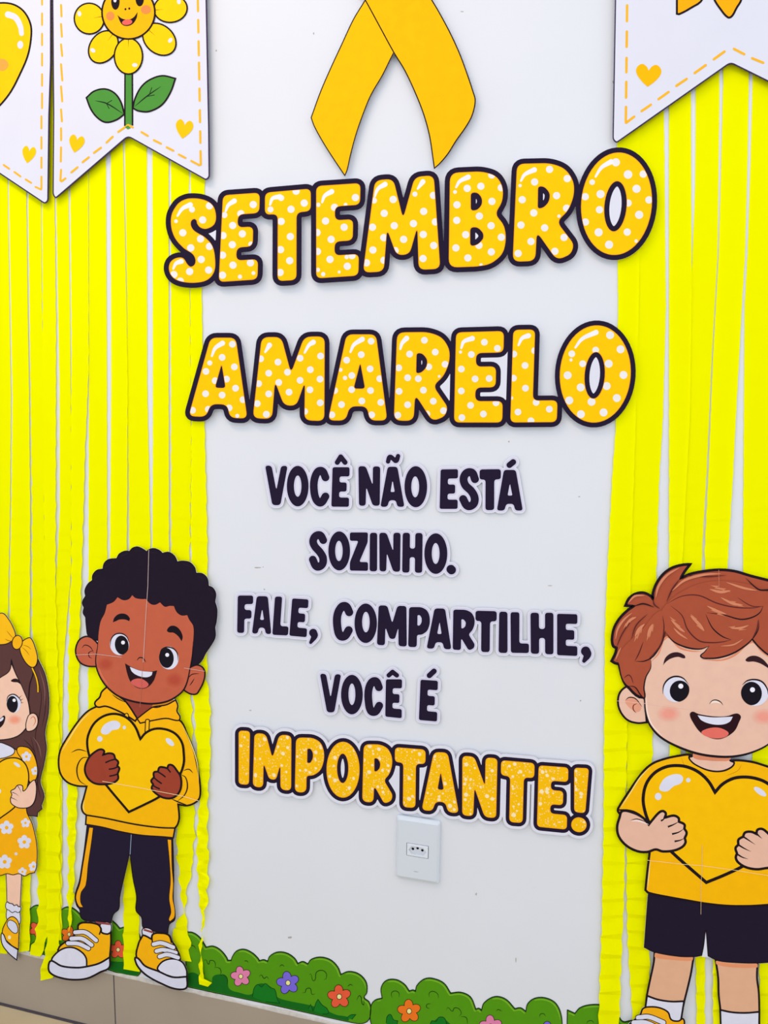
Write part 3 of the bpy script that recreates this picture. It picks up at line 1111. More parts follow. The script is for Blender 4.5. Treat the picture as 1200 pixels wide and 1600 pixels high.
# flower pennant
c = pennant('white pennant printed with a smiling yellow flower', [(81, -150), (81.5, 0), (83, 180), (82, 304), (86.5, 311), (200, 213.5), (322, 282), (327.7, 277), (327, 200), (323, 0), (322, -150)], 0.0094, (200, 250), [(110, 20), (300, 20), (120, 200), (290, 200)])
L_ = [(288, a + 3, 288 + 4 * math.sin(a / 200), b - 3) for a, b in ((-330, -270), (-240, -180), (-150, -95), (-70, -8), (20, 80), (110, 175), (205, 265), (298, 380), (402, 478), (510, 572), (598, 660), (688, 760), (793, 850))]
dashes(c, k, [((x0 - 2, y0), (x1 - 2 if y0 > 600 else x1, y1)) for x0, y0, x1, y1 in L_], 3.2)
dashes(c, k, [((927 + y0 / 55., y0 + 3), (927 + y1 / 55., y1 - 3)) for y0, y1 in ((-330, -270), (-240, -180), (-150, -95), (-60, 55), (90, 155), (190, 262), (290, 375), (412, 475), (513, 575), (612, 672), (705, 775))], 3.4)
dashes(c, k, [((288, 850), (306, 836)), ((334, 808), (363, 784)), ((387, 760), (416, 737)), ((440, 716), (473, 692)), ((499, 668), (528, 640)), ((554, 618), (600, 586)), ((600, 586), (622, 597)), ((663, 619), (692, 636)), ((721, 657), (754, 673)), ((781, 690), (812, 706)), ((838, 724), (869, 740)), ((896, 754), (934, 774))], 3.2)
for hx, hy, w, h, t in ((357, 675, 72, 82, 12), (862, 606, 82, 88, 10)):
    c.part('small_heart', [('f', heart(hx / 3., hy / 3., w / 3., h / 3., t), M((255, 196, 10)))])
GREEN, GLINE = M((78, 146, 58)), M((28, 44, 30))
st = k([(586, 330), (620, 330), (620, 588), (600, 580), (585, 590)])
c.part('stem', [('f', st, GREEN), ('l', k([(586, 335), (585, 590)]), 2.4, LINE), ('l', k([(620, 335), (621, 588)]), 2.4, LINE), ('f', k([(586, 595), (600, 588), (613, 600), (598, 606)]), GREEN)])
lf = smooth(k([(405, 458, 1), (440, 428), (490, 417), (535, 435), (565, 475), (583, 535, 1), (545, 562), (495, 573), (455, 550), (425, 510)]))
c.part('leaf', fo(lf, GREEN, 2.6) + [('l', smooth(k([(445, 472), (500, 485), (580, 535)]), False), 2.0, GLINE, 1), ('l', k([(500, 485), (525, 470)]), 1.2, GLINE), ('l', k([(500, 487), (512, 510)]), 1.2, GLINE)])
lf = smooth(k([(623, 507, 1), (632, 465), (660, 410), (700, 375), (760, 355), (822, 368, 1), (800, 430), (760, 490), (700, 522), (650, 520)]))
c.part('leaf', fo(lf, GREEN, 2.6) + [('l', smooth(k([(630, 500), (690, 450), (755, 405)]), False), 2.0, GLINE, 1), ('l', k([(700, 443), (712, 410)]), 1.2, GLINE), ('l', k([(690, 452), (725, 445)]), 1.2, GLINE)])
fc = (602, 58)
for ang, dist, ra, rb in ((-135, 205, 80, 66), (-90, 205, 80, 66), (-47, 205, 80, 66), (-5, 198, 78, 64), (171, 186, 70, 72), (41, 192, 86, 66), (126, 200, 82, 62), (90, 205, 84, 66)):
    ca, sa = math.cos(math.radians(ang)), math.sin(math.radians(ang))
    px, py = fc[0] + ca * dist, fc[1] + sa * dist
    el = ellipse(px / 3., py / 3., ra / 3., rb / 3., ang, 36)
    o = c.part('petal', fo(el, M((255, 204, 4)), 2.4) + [('l', k([(fc[0] + ca * 128, fc[1] + sa * 128), (fc[0] + ca * 165, fc[1] + sa * 165)]), 1.0, M((120, 70, 10)), 2)])
    hx, hy = fc[0] + ca * (dist + 42) - sa * 30 * (1 if ang > 90 else -1), fc[1] + sa * (dist + 42) + ca * 30 * (1 if ang > 90 else -1)
    c.part('printed_shine', [('f', ellipse(hx / 3., hy / 3., 3.0, 4.2, ang), WHITE)], parent=o)
fcp = ellipse(602 / 3., 58 / 3., 124 / 3., 125 / 3., 0, 48)
face = c.part('flower_face', fo(fcp, M((255, 182, 8)), 2.8))
for ex, ey, rx, ry in ((541, 8, 20, 38), (655, -6, 20, 36)):
    e = c.part('eye', [('f', ellipse(ex / 3., ey / 3., rx / 3., ry / 3.), LINE), ('f', ellipse((ex - 2) / 3., (ey - 6) / 3., 7 / 3., 9 / 3.), WHITE)], parent=face)
c.part('nostrils', [('f', ellipse(588 / 3., 43 / 3., 1.6, 1.8), LINE), ('f', ellipse(606 / 3., 40 / 3., 1.6, 1.8), LINE)], parent=face)
c.part('cheek', [('f', ellipse(517 / 3., 75 / 3., 6.5, 7), M((255, 140, 70)))], parent=face)
c.part('cheek', [('f', ellipse(684 / 3., 45 / 3., 8, 7), M((255, 140, 70)))], parent=face)
c.part('mouth', [('f', smooth(k([(550, 70, 1), (570, 86), (600, 92), (625, 82), (645, 56, 1), (640, 85), (622, 112), (595, 122), (570, 113)])), LINE), ('f', ellipse(596 / 3., 104 / 3., 24 / 3., 13 / 3., -8), M((240, 100, 90)))], parent=face)

# heart pennant (mostly outside the frame)
c = pennant('white pennant printed with a large glossy yellow heart', [(-170, -150), (80, -150), (80, 100), (77.3, 180), (75.7, 314), (70, 319), (-48, 240), (-160, 322), (-168, 316)], 0.0094, (-45, 270), [(-140, 20), (60, 20), (-140, 200), (50, 220)])
dashes(c, k, [((197 - (y0 > 500) * 3, y0 + 3), (197 - (y0 > 500) * 3, y1 - 3)) for y0, y1 in ((-330, -270), (-240, -180), (-150, -95), (-60, 25), (60, 120), (155, 215), (248, 310), (345, 405), (435, 510), (542, 605), (640, 700), (735, 790), (825, 888))], 3.0)
dashes(c, k, [((192, 888), (166, 876)), ((146, 857), (120, 841)), ((96, 827), (67, 806)), ((43, 791), (17, 773)), ((-10, 752), (-40, 733)), ((-65, 718), (-95, 700)), ((-200, 720), (-170, 700)), ((-250, 758), (-222, 738)), ((-300, 795), (-272, 775)), ((-350, 832), (-322, 812))], 3.0)
c.part('small_heart', [('f', heart(134 / 3., 726 / 3., 64 / 3., 80 / 3., 10), M((255, 200, 6)))])
c.part('small_heart', [('f', heart(-400 / 3., 726 / 3., 64 / 3., 80 / 3., 10), M((255, 200, 6)))])
hp = smooth(k([(-130, 90, 1), (-70, 28), (0, 14), (60, 20), (110, 52), (142, 110), (146, 170), (130, 260), (92, 350), (50, 430), (0, 493), (-130, 620, 1), (-260, 493), (-310, 430), (-352, 350), (-390, 260), (-406, 170), (-402, 110), (-370, 52), (-320, 20), (-260, 14), (-190, 28)]))
o = c.part('large_heart', fo(hp, M((255, 200, 4)), 2.8))
g = Grid(0, 10, 50, 85, 0.8)
sh = g.stroke(smooth(k([(38, 68), (72, 82), (95, 122), (101, 158)]), False), 5, 3.6)
c.part('printed_shine', [('f', g.contour(sh, 0), WHITE)], parent=o)
c.part('printed_shine', [('f', ellipse(95 / 3., 210 / 3., 4.5, 6.2), WHITE)], parent=o)
c.part('cheek', [('f', ellipse(8 / 3., 304 / 3., 10.5, 9.5), M((255, 166, 70)))], parent=o)
c.part('cheek', [('f', ellipse(-270 / 3., 304 / 3., 10.5, 9.5), M((255, 166, 70)))], parent=o)
c.part('smile', [('l', smooth(k([(-200, 300), (-130, 350), (-60, 300)]), False), 3, LINE, 1)], parent=o)

# bow pennant
k = K(920, 0, 1200 / 280.)
c = pennant('white pennant printed with the tails of an orange bow', [(961, -150), (960.8, 0), (957, 218), (963, 224), (1141.6, 98.5), (1318, 186), (1326, 180), (1328, -150)], 0.0094, (1140, 160), [(985, 20), (1300, 20), (985, 170), (1300, 140)])
dashes(c, k, [((257 - y0 / 90., y0 + 6), (257 - y1 / 90., y1 - 6)) for y0, y1 in ((-470, -360), (-300, -190), (-130, -20), (30, 148), (205, 320), (382, 490), (542, 660), (710, 825))], 3.9)
dashes(c, k, [((250, 822), (304, 781)), ((354, 744), (416, 701)), ((467, 664), (534, 616)), ((586, 575), (656, 528)), ((709, 489), (783, 436)), ((837, 397), (909, 345)), ((972, 327), (1041, 363)), ((1094, 390), (1168, 420)), ((1220, 450), (1290, 485)), ((1340, 510), (1410, 545)), ((1460, 570), (1530, 605)), ((1580, 630), (1640, 660))], 3.9)
c.part('small_heart', [('f', heart(399 / k.s + 920, 506 / k.s, 170 / k.s, 150 / k.s, 4), M((255, 186, 4)))])
ORA = M((255, 174, 8))
c.part('bow_tail', fo(smooth(k([(590, -200, 1), (590, 92, 1), (606, 94), (680, 55), (760, -5), (800, -200, 1)])), ORA, 3.2), label='orange bow tail')
c.part('bow_tail', fo(smooth(k([(780, -200, 1), (838, -10), (885, 65), (932, 116), (958, 108), (990, 52), (1020, 0), (1060, -200, 1)])), ORA, 3.2), label='orange bow tail')

# ================================================================== awareness ribbon
k = K(460, 0, 4.0)
c = Card('awareness_ribbon', 'crossed golden yellow paper ribbon with thin black edge above SETEMBRO', 'ribbon', (614, 270), 0.0085)
left_tail = smooth(k([(640, -340, 1), (540, -170), (440, 5), (370, 120), (295, 280), (230, 420), (165, 570), (105, 735, 1), (125, 790), (180, 890), (240, 985), (315, 1097, 1), (330, 1060), (350, 970), (385, 840), (430, 710), (480, 590), (550, 470), (620, 330), (760, 90), (900, -170, 1)]))
band = smooth(k([(230, -360, 1), (340, -180), (443, 0), (530, 160), (620, 325), (690, 440), (760, 590), (810, 720), (845, 850), (865, 980), (875, 1052, 1), (910, 1020), (960, 960), (1010, 880), (1070, 795), (1110, 722), (1130, 630), (1115, 570), (1075, 450), (1030, 330), (970, 200), (900, 70), (855, -5), (740, -200), (560, -480, 1)]))
GOLD = M((255, 190, 2))
topring = [ellipse(460 + 650 / 4., -150, 112, 95, 0, 40)]
sil = silhouette([left_tail, band, topring[0]], 0.6)
sil = solid_loops(sil)
c.backing(sil, PAPER, 0.0009)
c.pads([(520, 180), (705, 180), (600, 40)], 0.0078)
c.part('ribbon_loop', fo(topring[0], GOLD, 1.5) + [('f', ellipse(460 + 650 / 4., -150, 60, 48, 0, 32), PAPER)])
c.part('ribbon_tail', fo(left_tail, GOLD, 1.7), label='ribbon tail passing behind')
c.part('ribbon_band', fo(band, M((255, 188, 2)), 1.9), label='ribbon band crossing in front')

# ================================================================== bush border
BUSH, BUSHD, BUSHL = M((84, 150, 18)), M((18, 104, 26)), M((22, 50, 14))


def bush(label, outline, front, base, flowers, tufts, curls, dark, pads):
    c = Card('bush_border', label, 'border', base, front, 'printed bushes along the skirting')
    lp = smooth(outline)
    c.backing(silhouette([lp], 0.9, 1.0), M((22, 40, 16)), 0.0009)
    o = c.part('foliage', [('f', lp, BUSH), ('o', lp, 1.2, BUSHL)])
    g = Grid(min(p[0] for p in lp) - 2, min(p[1] for p in lp) - 2, max(p[0] for p in lp) + 2, max(p[1] for p in lp) + 2, 1.0)
    inside = g.poly([lp])
    hl = np.maximum(inside + 2.0, -(inside + 3.6))
    top = np.maximum(hl, g.poly([[(p[0] - 2, p[1] + 3.4) for p in lp]]) * -1 - 0.4)
    cl = g.contour(top, 0)
    if cl:
        c.part('printed_leaf_edge', [('f', cl, M((128, 184, 44)))], parent=o)
    if dark:
        D = None
        for d in dark:
            s = g.poly([smooth(d)])
            D = s if D is None else np.minimum(D, s)
        cl = g.contour(np.maximum(D, inside + 1.0), 0)
        if cl:
            c.part('undergrowth', [('f', cl, BUSHD)], parent=o, label='darker green undergrowth')
    for t in tufts:
        c.part('leaf_tuft', [('f', smooth(t), M((20, 120, 30))), ('l', smooth(t, False), 1.0, M((10, 60, 20)))], parent=o)
    for q in curls:
        c.part('leaf_curl', [('l', smooth(q, False), 1.1, BUSHL, 1)], parent=o)
    for fx, fy, R, ink, rot in flowers:
        ops = []
        pet = [ellipse(fx + R * .58 * math.cos(math.radians(rot + 72 * i)), fy + R * .58 * math.sin(math.radians(rot + 72 * i)), R * .44, R * .34, rot + 72 * i, 18) for i in range(5)]
        gg = Grid(fx - R - 4, fy - R - 4, fx + R + 4, fy + R + 4, 0.6)
        U = None
        for p in pet:
            s = gg.poly([p]) - 0.35
            U = s if U is None else np.minimum(U, s)
        U = np.minimum(U, gg.disc(fx, fy, R * .4))
        fl_ = c.part('flower', [('f', gg.contour(U, 0.9), LINE), ('f', gg.contour(U, 0), ink)])
        c.part('flower_eye', [('f', ellipse(fx, fy, R * .25, R * .27), LINE), ('f', ellipse(fx, fy, R * .19, R * .21), M((240, 232, 150)))], parent=fl_)
    return c


PINK, PURP, RED, ORG = M((226, 130, 168)), M((122, 104, 214)), M((232, 92, 58)), M((238, 118, 32))


def spikes(kf, x0, y0, x1, y1, n, h, seed):
    r = random.Random(seed)
    pts = [(x0, y0 + 30, 1)]
    for i in range(n):
        t = (i + .5) / n
        x, y = x0 + (x1 - x0) * t, y0 + (y1 - y0) * t
        hh = h * (0.4 + 0.6 * r.random())
        pts += [(x - (x1 - x0) / n * .4, y), (x, y - hh, 1)]
    pts += [(x1, y1, 1), (x1, y1 + 30, 1)]
    return kf(pts)


k = K(260, 1380, 1200 / 380.)
out = k([(96, 242, 1), (130, 245), (165, 270), (195, 317, 1), (230, 312), (265, 330), (295, 365), (302, 382, 1), (320, 382, 1), (325, 365), (345, 337), (380, 327), (420, 343), (450, 370), (458, 384, 1), (480, 379), (500, 387, 1), (510, 362), (545, 342), (590, 345), (630, 370), (648, 398, 1), (672, 388), (698, 400, 1), (715, 377), (760, 366), (810, 380), (845, 415), (860, 452, 1), (900, 437), (950, 450), (985, 490), (988, 540), (975, 565), (1000, 588), (1009, 630), (997, 675), (965, 692), (900, 684), (700, 640), (500, 595), (300, 553), (98, 510, 1)])
dark = [k([(95, 512), (100, 455), (130, 440), (165, 460), (180, 500), (220, 500), (230, 460), (270, 450), (300, 465), (310, 520), (360, 540), (420, 548), (440, 505), (480, 495), (525, 520), (545, 560), (600, 580), (700, 600), (780, 625), (840, 650), (900, 665), (880, 690), (600, 630), (300, 570)])]
tuft = [k([(425, 560, 1), (432, 520), (450, 500), (470, 512), (488, 495), (512, 515), (535, 525), (548, 575), (560, 592, 1), (490, 585)]), k([(725, 630, 1), (738, 590), (748, 573, 1), (768, 600), (790, 615, 1), (800, 640), (770, 645)]), k([(700, 620, 1), (712, 598, 1), (722, 630, 1)]), k([(890, 665, 1), (910, 650), (935, 648, 1), (915, 672, 1)])]
curls = [k([(110, 325), (120, 308), (138, 312), (145, 325)]), k([(182, 385), (195, 378), (208, 400), (215, 382), (235, 385), (242, 405), (238, 420)]), k([(240, 415), (262, 420), (270, 440), (265, 452)]), k([(300, 500), (300, 470), (282, 452), (262, 455)]), k([(383, 385), (395, 383), (405, 392)]), k([(458, 462), (468, 453), (482, 470), (495, 462), (505, 475)]), k([(558, 412), (570, 403), (582, 412)]), k([(703, 455), (712, 448), (728, 482), (740, 440), (768, 430), (788, 445), (788, 470), (775, 478)]), k([(670, 540), (685, 538), (690, 522), (710, 520), (718, 548), (735, 545)]), k([(893, 510), (908, 500), (920, 506)]), k([(938, 578), (955, 555), (970, 600), (975, 570)]), k([(165, 425), (182, 440), (186, 455)])]
bush('green bush border with pink, purple and red flowers beside the hooded boy', out, 0.0009, k([(550, 640)])[0], [(k([(367, 460)])[0]) + (15, PINK, -100), (k([(600, 492)])[0]) + (17, PURP, -100), (k([(853, 560)])[0]) + (17.5, RED, -95)], tuft, curls, dark, [k([(380, 420)])[0], k([(800, 520)])[0]])

k = K(560, 1480, 3.0)
out = k([(60, 275), (78, 250), (112, 240, 1), (107, 192), (130, 158), (175, 153), (215, 175), (238, 207, 1), (256, 202), (268, 208, 1), (275, 180), (310, 150), (350, 148), (400, 170), (432, 217, 1), (480, 213), (525, 235), (550, 292, 1), (565, 288), (577, 298, 1), (590, 262), (640, 233), (690, 245), (733, 290, 1), (760, 286), (785, 303, 1), (795, 265), (830, 240), (880, 240), (925, 265), (950, 320), (955, 400), (960, 560), (945, 600), (500, 495), (90, 395), (58, 350)])
dark = [k([(90, 400), (130, 360), (170, 365), (250, 390), (330, 400), (350, 350), (390, 330), (420, 350), (520, 440), (700, 470), (940, 550), (940, 600), (500, 500)])]
tuft = [k([(130, 355, 1), (135, 325), (150, 315), (165, 340), (185, 345, 1), (175, 375), (150, 380)]), k([(335, 365, 1), (345, 345), (365, 348), (375, 330), (400, 330), (412, 355), (405, 385), (360, 385)])]
curls = [k([(158, 238), (155, 215), (172, 205), (190, 215), (190, 235)]), k([(332, 235), (332, 215), (350, 207), (372, 220), (375, 242)]), k([(340, 265), (322, 268), (320, 282), (335, 288)]), k([(412, 295), (420, 283), (440, 300), (450, 285), (470, 288), (482, 310), (470, 325)]), k([(480, 325), (505, 330), (512, 360)]), k([(645, 300), (655, 292), (672, 300)]), k([(850, 328), (852, 315), (868, 312), (878, 325)])]
bush('green bush border with an orange flower below the power socket', out, 0.0009, k([(500, 450)])[0], [(k([(238, 300)])[0]) + (17.5, ORG, -95), (k([(620, 372)])[0]) + (17, PINK, -95), (k([(888, 402)])[0]) + (17, PURP, -95)], tuft, curls, dark, [k([(300, 350)])[0], k([(700, 400)])[0]])
out = k([(980, 296, 1), (1015, 312, 1), (1040, 285), (1090, 271), (1150, 275), (1210, 310), (1240, 350), (1290, 345), (1340, 380), (1360, 450), (1355, 690), (1100, 635), (975, 605, 1)])
bush('green bush border end tucked behind a streamer by the brown-haired boy', out, 0.0009, k([(1160, 600)])[0], [(k([(1130, 470)])[0]) + (17, RED, -95)], [], [k([(1070, 360), (1075, 348), (1095, 345), (1105, 358)])], [], [k([(1080, 400)])[0]])
out = [(44, 1428), (50, 1418), (60, 1415), (75, 1428), (90, 1444, 1), (93, 1426), (102, 1418), (113, 1419), (125, 1429), (138, 1444, 1), (150, 1434), (170, 1436), (180, 1443), (187, 1451, 1), (200, 1448), (212, 1454), (219, 1466), (221, 1510), (217, 1523), (206, 1526), (168, 1515), (100, 1499), (42, 1485, 1)]
bush('green bush border behind the shoes of the hooded boy', out, 0.0009, (130, 1505), [(184.5, 1484, 13.5, RED, -90), (58, 1452, 12, RED, -60), (108, 1460, 12, ORG, -80)], [], [[(175, 1470), (168, 1466), (163, 1472)]], [[(42, 1488), (60, 1468), (85, 1480), (110, 1475), (140, 1495), (175, 1502), (218, 1508), (214, 1530), (160, 1516)]], [(130, 1470)])

# ================================================================== power socket
pc = W(654, 1325)
plate_m = mat('glossy_white_plastic', (212, 219, 225), rough=0.12, spec=0.6, vary=0.01, scale=10)
sock = bpy.data.objects.new('power_socket', None)
sock.location = (pc[0], 0, pc[2])
COL.objects.link(sock)
tag(sock, 'white rectangular wall power socket with one three-pin insert', 'socket')
WW, HH = 0.0785, 0.118


def ring_mesh(name, sections, m, parent, cap=True):
    """sections: (half width, half height, corner radius, depth) stacked outwards"""
    V, F = [], []
    n = 6
    for hw, hh, r, d in sections:
        for cx, cz, a0 in ((hw - r, hh - r, 0), (-hw + r, hh - r, 90), (-hw + r, -hh + r, 180), (hw - r, -hh + r, 270)):
            for q in range(n):
                a = math.radians(a0 + 90 * q / (n - 1))
                V.append((cx + r * math.cos(a), -d, cz + r * math.sin(a)))
    N = 4 * n
    for s in range(len(sections) - 1):
        for i in range(N):
            j = (i + 1) % N
            F.append([s * N + i, s * N + j, (s + 1) * N + j, (s + 1) * N + i])
    if cap:
        F.append([(len(sections) - 1) * N + i for i in range(N)])
    o = link_mesh(name, V, F, None, [m], parent)
    return o


# plate with a real opening in which the insert sits with a narrow open joint
ring_mesh('plate', [(WW / 2, HH / 2, 0.004, -0.001), (WW / 2, HH / 2, 0.004, 0.0045), (WW / 2 - 0.0012, HH / 2 - 0.0012, 0.0036, 0.0066), (WW / 2 - 0.0045, HH / 2 - 0.0060, 0.003, 0.0088), (0.0199, 0.0121, 0.0008, 0.0088), (0.0199, 0.0121, 0.0008, 0.0012)], plate_m, sock)
ins_m = mat('matt_white_plastic', (222, 227, 232), rough=0.35, spec=0.4)
ins = ring_mesh('socket_insert', [(0.0189, 0.0111, 0.0008, 0.0008), (0.0189, 0.0111, 0.0008, 0.0093), (0.0184, 0.0106, 0.0008, 0.0097)], ins_m, sock, cap=False)
HEX = [(-0.0160, 0.0), (-0.0105, 0.0072), (0.0105, 0.0072), (0.0160, 0.0), (0.0105, -0.0072), (-0.0105, -0.0072)]
PINS = [(-0.0085, 0.0016), (0.0, 0.0042), (0.0085, 0.0016)]


def circle(cx, cz, r, n=14):
    return [(cx + r * math.cos(2 * math.pi * a / n), cz + r * math.sin(2 * math.pi * a / n)) for a in range(n)]


def flat_face(name, loops, d, m, parent):
    flat = [q for l in loops for q in l]
    tris = tessellate_polygon([[Vector((q[0], q[1], 0)) for q in l] for l in loops])
    return link_mesh(name, [(x, -d, z) for x, z in flat], [list(t) for t in tris], None, [m], parent)


# front of the insert around the six-sided recess
hw, hh_, rr_ = 0.0184, 0.0106, 0.0008
rect = []
for cx, cz, a0 in ((hw - rr_, hh_ - rr_, 0), (-hw + rr_, hh_ - rr_, 90), (-hw + rr_, -hh_ + rr_, 180), (hw - rr_, -hh_ + rr_, 270)):
    for q in range(6):
        a = math.radians(a0 + 18 * q)
        rect.append((cx + rr_ * math.cos(a), cz + rr_ * math.sin(a)))
flat_face('insert_face', [rect, HEX], 0.0097, ins_m, ins)
# recess: walls and a floor pierced by three pin holes
rec_m = mat('recess_plastic', (205, 210, 216), rough=0.4)
rc = flat_face('socket_recess', [HEX] + [circle(x, z, 0.0024) for x, z in PINS], 0.0078, rec_m, ins)
V = [(x, -0.0097, z) for x, z in HEX] + [(x, -0.0078, z) for x, z in HEX]
link_mesh('recess_wall', V, [[i_, (i_ + 1) % 6, 6 + (i_ + 1) % 6, 6 + i_] for i_ in range(6)], None, [rec_m], ins)
for x, z in PINS:
    cc = circle(x, z, 0.0024)
    V = [(a, -0.0078, b_) for a, b_ in cc] + [(a, -0.0006, b_) for a, b_ in cc]
    F = [[i_, (i_ + 1) % 14, 14 + (i_ + 1) % 14, 14 + i_] for i_ in range(14)] + [list(range(14, 28))]
    link_mesh('pin_hole', V, F, None, [mat('pin_hole_painted_shade', (46, 42, 40), rough=0.7)], ins)  # tube walls coloured dark, painting in the shade of a deeper hole
V = [(0.0035 * math.cos(a * math.pi / 8) * 1.3 - 0.002, -0.00885, -0.040 + 0.0009 * math.sin(a * math.pi / 8)) for a in range(16)]
link_mesh('maker_mark', V, [list(range(16))], None, [mat('faint_grey_print', (176, 182, 188))], sock)

# ================================================================== cartoon cut-outs
def stroke_shape(pts, r, r1=None, step=0.7):
    xs = [p[0] for p in pts]; ys = [p[1] for p in pts]
    g = Grid(min(xs) - r - 3, min(ys) - r - 3, max(xs) + r + 3, max(ys) + r + 3, step)
    return g.contour(g.stroke(pts, r, r1), 0)


def lace(c, pts, r, parent):
    s = smooth(pts, False)
    xs = [p[0] for p in s]; ys = [p[1] for p in s]
    g = Grid(min(xs) - r - 4, min(ys) - r - 4, max(xs) + r + 4, max(ys) + r + 4, 0.6)
    f = g.stroke(s, r)
    c.part('lace', [('f', g.contour(f, 1.3), LINE), ('f', g.contour(f, 0), WHITE)], parent=parent)


def blush(c, x, y, rx, ry, skin, tint, parent):
    ops = []
    for i, s in enumerate((1.0, 0.86, 0.72, 0.58, 0.44)):
        t = (i + 1) / 5.0
        col = tuple(int(a + (b - a) * t) for a, b in zip(skin, tint))
        ops.append(('f', ellipse(x, y, rx * s, ry * s), M(col)))
    c.part('blush', ops, parent=parent)


def eye(c, kf, wc, wr, ic, ir, hl, lid, parent, tilt=0, lid_w=2.0):
    s = kf.s
    a, b, h = kf([wc])[0], kf([ic])[0], kf([hl[:2]])[0]
    g = Grid(a[0] - wr[0] / s - 4, a[1] - wr[1] / s - 4, a[0] + wr[0] / s + 4, a[1] + wr[1] / s + 4, 0.6)
    wf = g.poly([ellipse(a[0], a[1], wr[0] / s, wr[1] / s, tilt, 36)])
    jf = g.poly([ellipse(b[0], b[1], ir[0] / s, ir[1] / s, tilt, 32)])
    ops = [('f', g.contour(wf, 0), WHITE), ('f', g.contour(np.maximum(wf, jf), 0), M((24, 20, 28))), ('f', ellipse(h[0], h[1], hl[2] / s, hl[2] / s), M((244, 242, 248))), ('l', smooth(kf(lid), False), lid_w, LINE, 1)]
    return c.part('eye', ops, parent=parent)


# ------------------------------------------------------------------ boy in a hoodie
kA, kB, kD = K(60, 840, 4.0), K(60, 1060, 4.0), K(40, 1260, 3.75)
SK, SKD, SKL = (196, 97, 68), (150, 62, 44), (214, 118, 84)
SKIN = M(SK)
hair = smooth(kA([(355, 640), (312, 615), (300, 560), (295, 497, 1), (280, 470), (286, 437, 1), (275, 405), (295, 365, 1), (291, 330), (310, 290), (338, 267, 1), (340, 235), (365, 205), (403, 197, 1), (412, 160), (440, 137), (490, 131, 1), (505, 103), (540, 85), (570, 86, 1), (590, 65), (620, 58), (650, 70), (677, 88, 1), (690, 76), (720, 68), (755, 80), (775, 98, 1), (815, 92), (850, 115), (868, 152, 1), (900, 147), (945, 155), (975, 185), (985, 222, 1), (1025, 226), (1055, 255), (1063, 302, 1), (1090, 315), (1108, 350), (1103, 400, 1), (1116, 450), (1112, 520), (1103, 560, 1), (1105, 620), (1080, 670), (1045, 722), (1015, 775), (950, 815), (700, 700)]))
ear_l = smooth(kA([(360, 650, 1), (330, 625), (295, 618), (255, 640), (234, 690), (236, 735), (260, 780), (305, 803), (372, 806, 1), (385, 740), (388, 690)]))
ear_r = smooth(kA([(945, 812, 1), (990, 796), (1025, 810), (1041, 845), (1032, 900), (1005, 955), (985, 978), (945, 975), (905, 950, 1)]))
face = smooth(kA([(378, 585), (370, 680), (358, 760), (365, 820), (390, 880), (430, 935), (490, 985), (560, 1015), (640, 1033), (720, 1038), (800, 1025), (860, 995), (905, 955), (930, 900), (945, 830), (960, 740), (968, 640), (968, 555), (942, 512), (930, 485, 1), (895, 487), (865, 467), (846, 428, 1), (820, 427), (790, 432), (760, 405, 1), (730, 420), (700, 414), (672, 384, 1), (640, 384), (605, 377), (587, 360, 1), (565, 385), (530, 391), (495, 373, 1), (470, 402), (428, 420, 1), (415, 472), (390, 522)]))
neck = smooth(kB([(540, 120), (545, 160), (605, 250), (620, 250), (690, 200), (715, 165), (720, 130)]))
hood_in = smooth(kB([(430, 56, 1), (560, 100), (720, 110), (856, 138, 1), (800, 170), (700, 200), (617, 252), (540, 170)]))
hood_l = smooth(kB([(430, 52, 1), (395, 85), (383, 118), (355, 147), (355, 167), (375, 180), (420, 174), (480, 195), (540, 225), (605, 267, 1), (617, 250, 1), (550, 150), (500, 110), (460, 80)]))
hood_r = smooth(kB([(617, 252, 1), (690, 195), (720, 178), (800, 165), (858, 135, 1), (871, 170), (866, 205), (885, 240), (875, 263), (800, 250), (720, 262), (636, 280, 1)]))
body = smooth(kB([(440, 160), (360, 178), (300, 212), (240, 280), (180, 370), (137, 450), (126, 530), (140, 600), (180, 648), (240, 671), (302, 675, 1), (285, 740), (270, 800), (278, 835), (300, 855, 1), (296, 912, 1), (400, 930), (500, 955), (640, 980), (780, 990), (842, 996, 1), (853, 936, 1), (870, 912), (880, 870), (873, 787, 1), (930, 795), (985, 773), (1009, 740), (1010, 660), (995, 560), (970, 450), (930, 350), (880, 260), (700, 220)]))
hem = smooth(kB([(300, 855, 1), (420, 875), (600, 912), (760, 933), (853, 936, 1), (842, 996, 1), (780, 990), (640, 980), (500, 955), (400, 930), (296, 912, 1)]))
heart1 = smooth(kB([(637, 380, 1), (603, 300), (550, 245), (480, 222), (410, 235), (350, 280), (313, 350), (305, 410), (320, 490), (355, 570), (420, 662), (565, 835, 1), (680, 780), (755, 740), (830, 680), (885, 600), (908, 530), (908, 470), (898, 405), (860, 350), (800, 320), (730, 315), (672, 340)]))
hand_l = smooth(kB([(291, 580), (295, 540), (320, 490), (360, 455), (390, 443), (411, 454), (404, 478, 1), (440, 468), (470, 475), (480, 503, 1), (499, 522), (493, 546, 1), (506, 562), (496, 595, 1), (497, 630), (460, 655), (400, 662), (350, 655), (310, 625)]))
hand_r = smooth(kB([(888, 612), (891, 680), (870, 725), (830, 749), (780, 745), (735, 720), (708, 687), (717, 662, 1), (705, 640), (722, 618, 1), (722, 588), (747, 582, 1), (757, 556), (785, 556), (806, 562, 1), (815, 541), (840, 545), (868, 580)]))
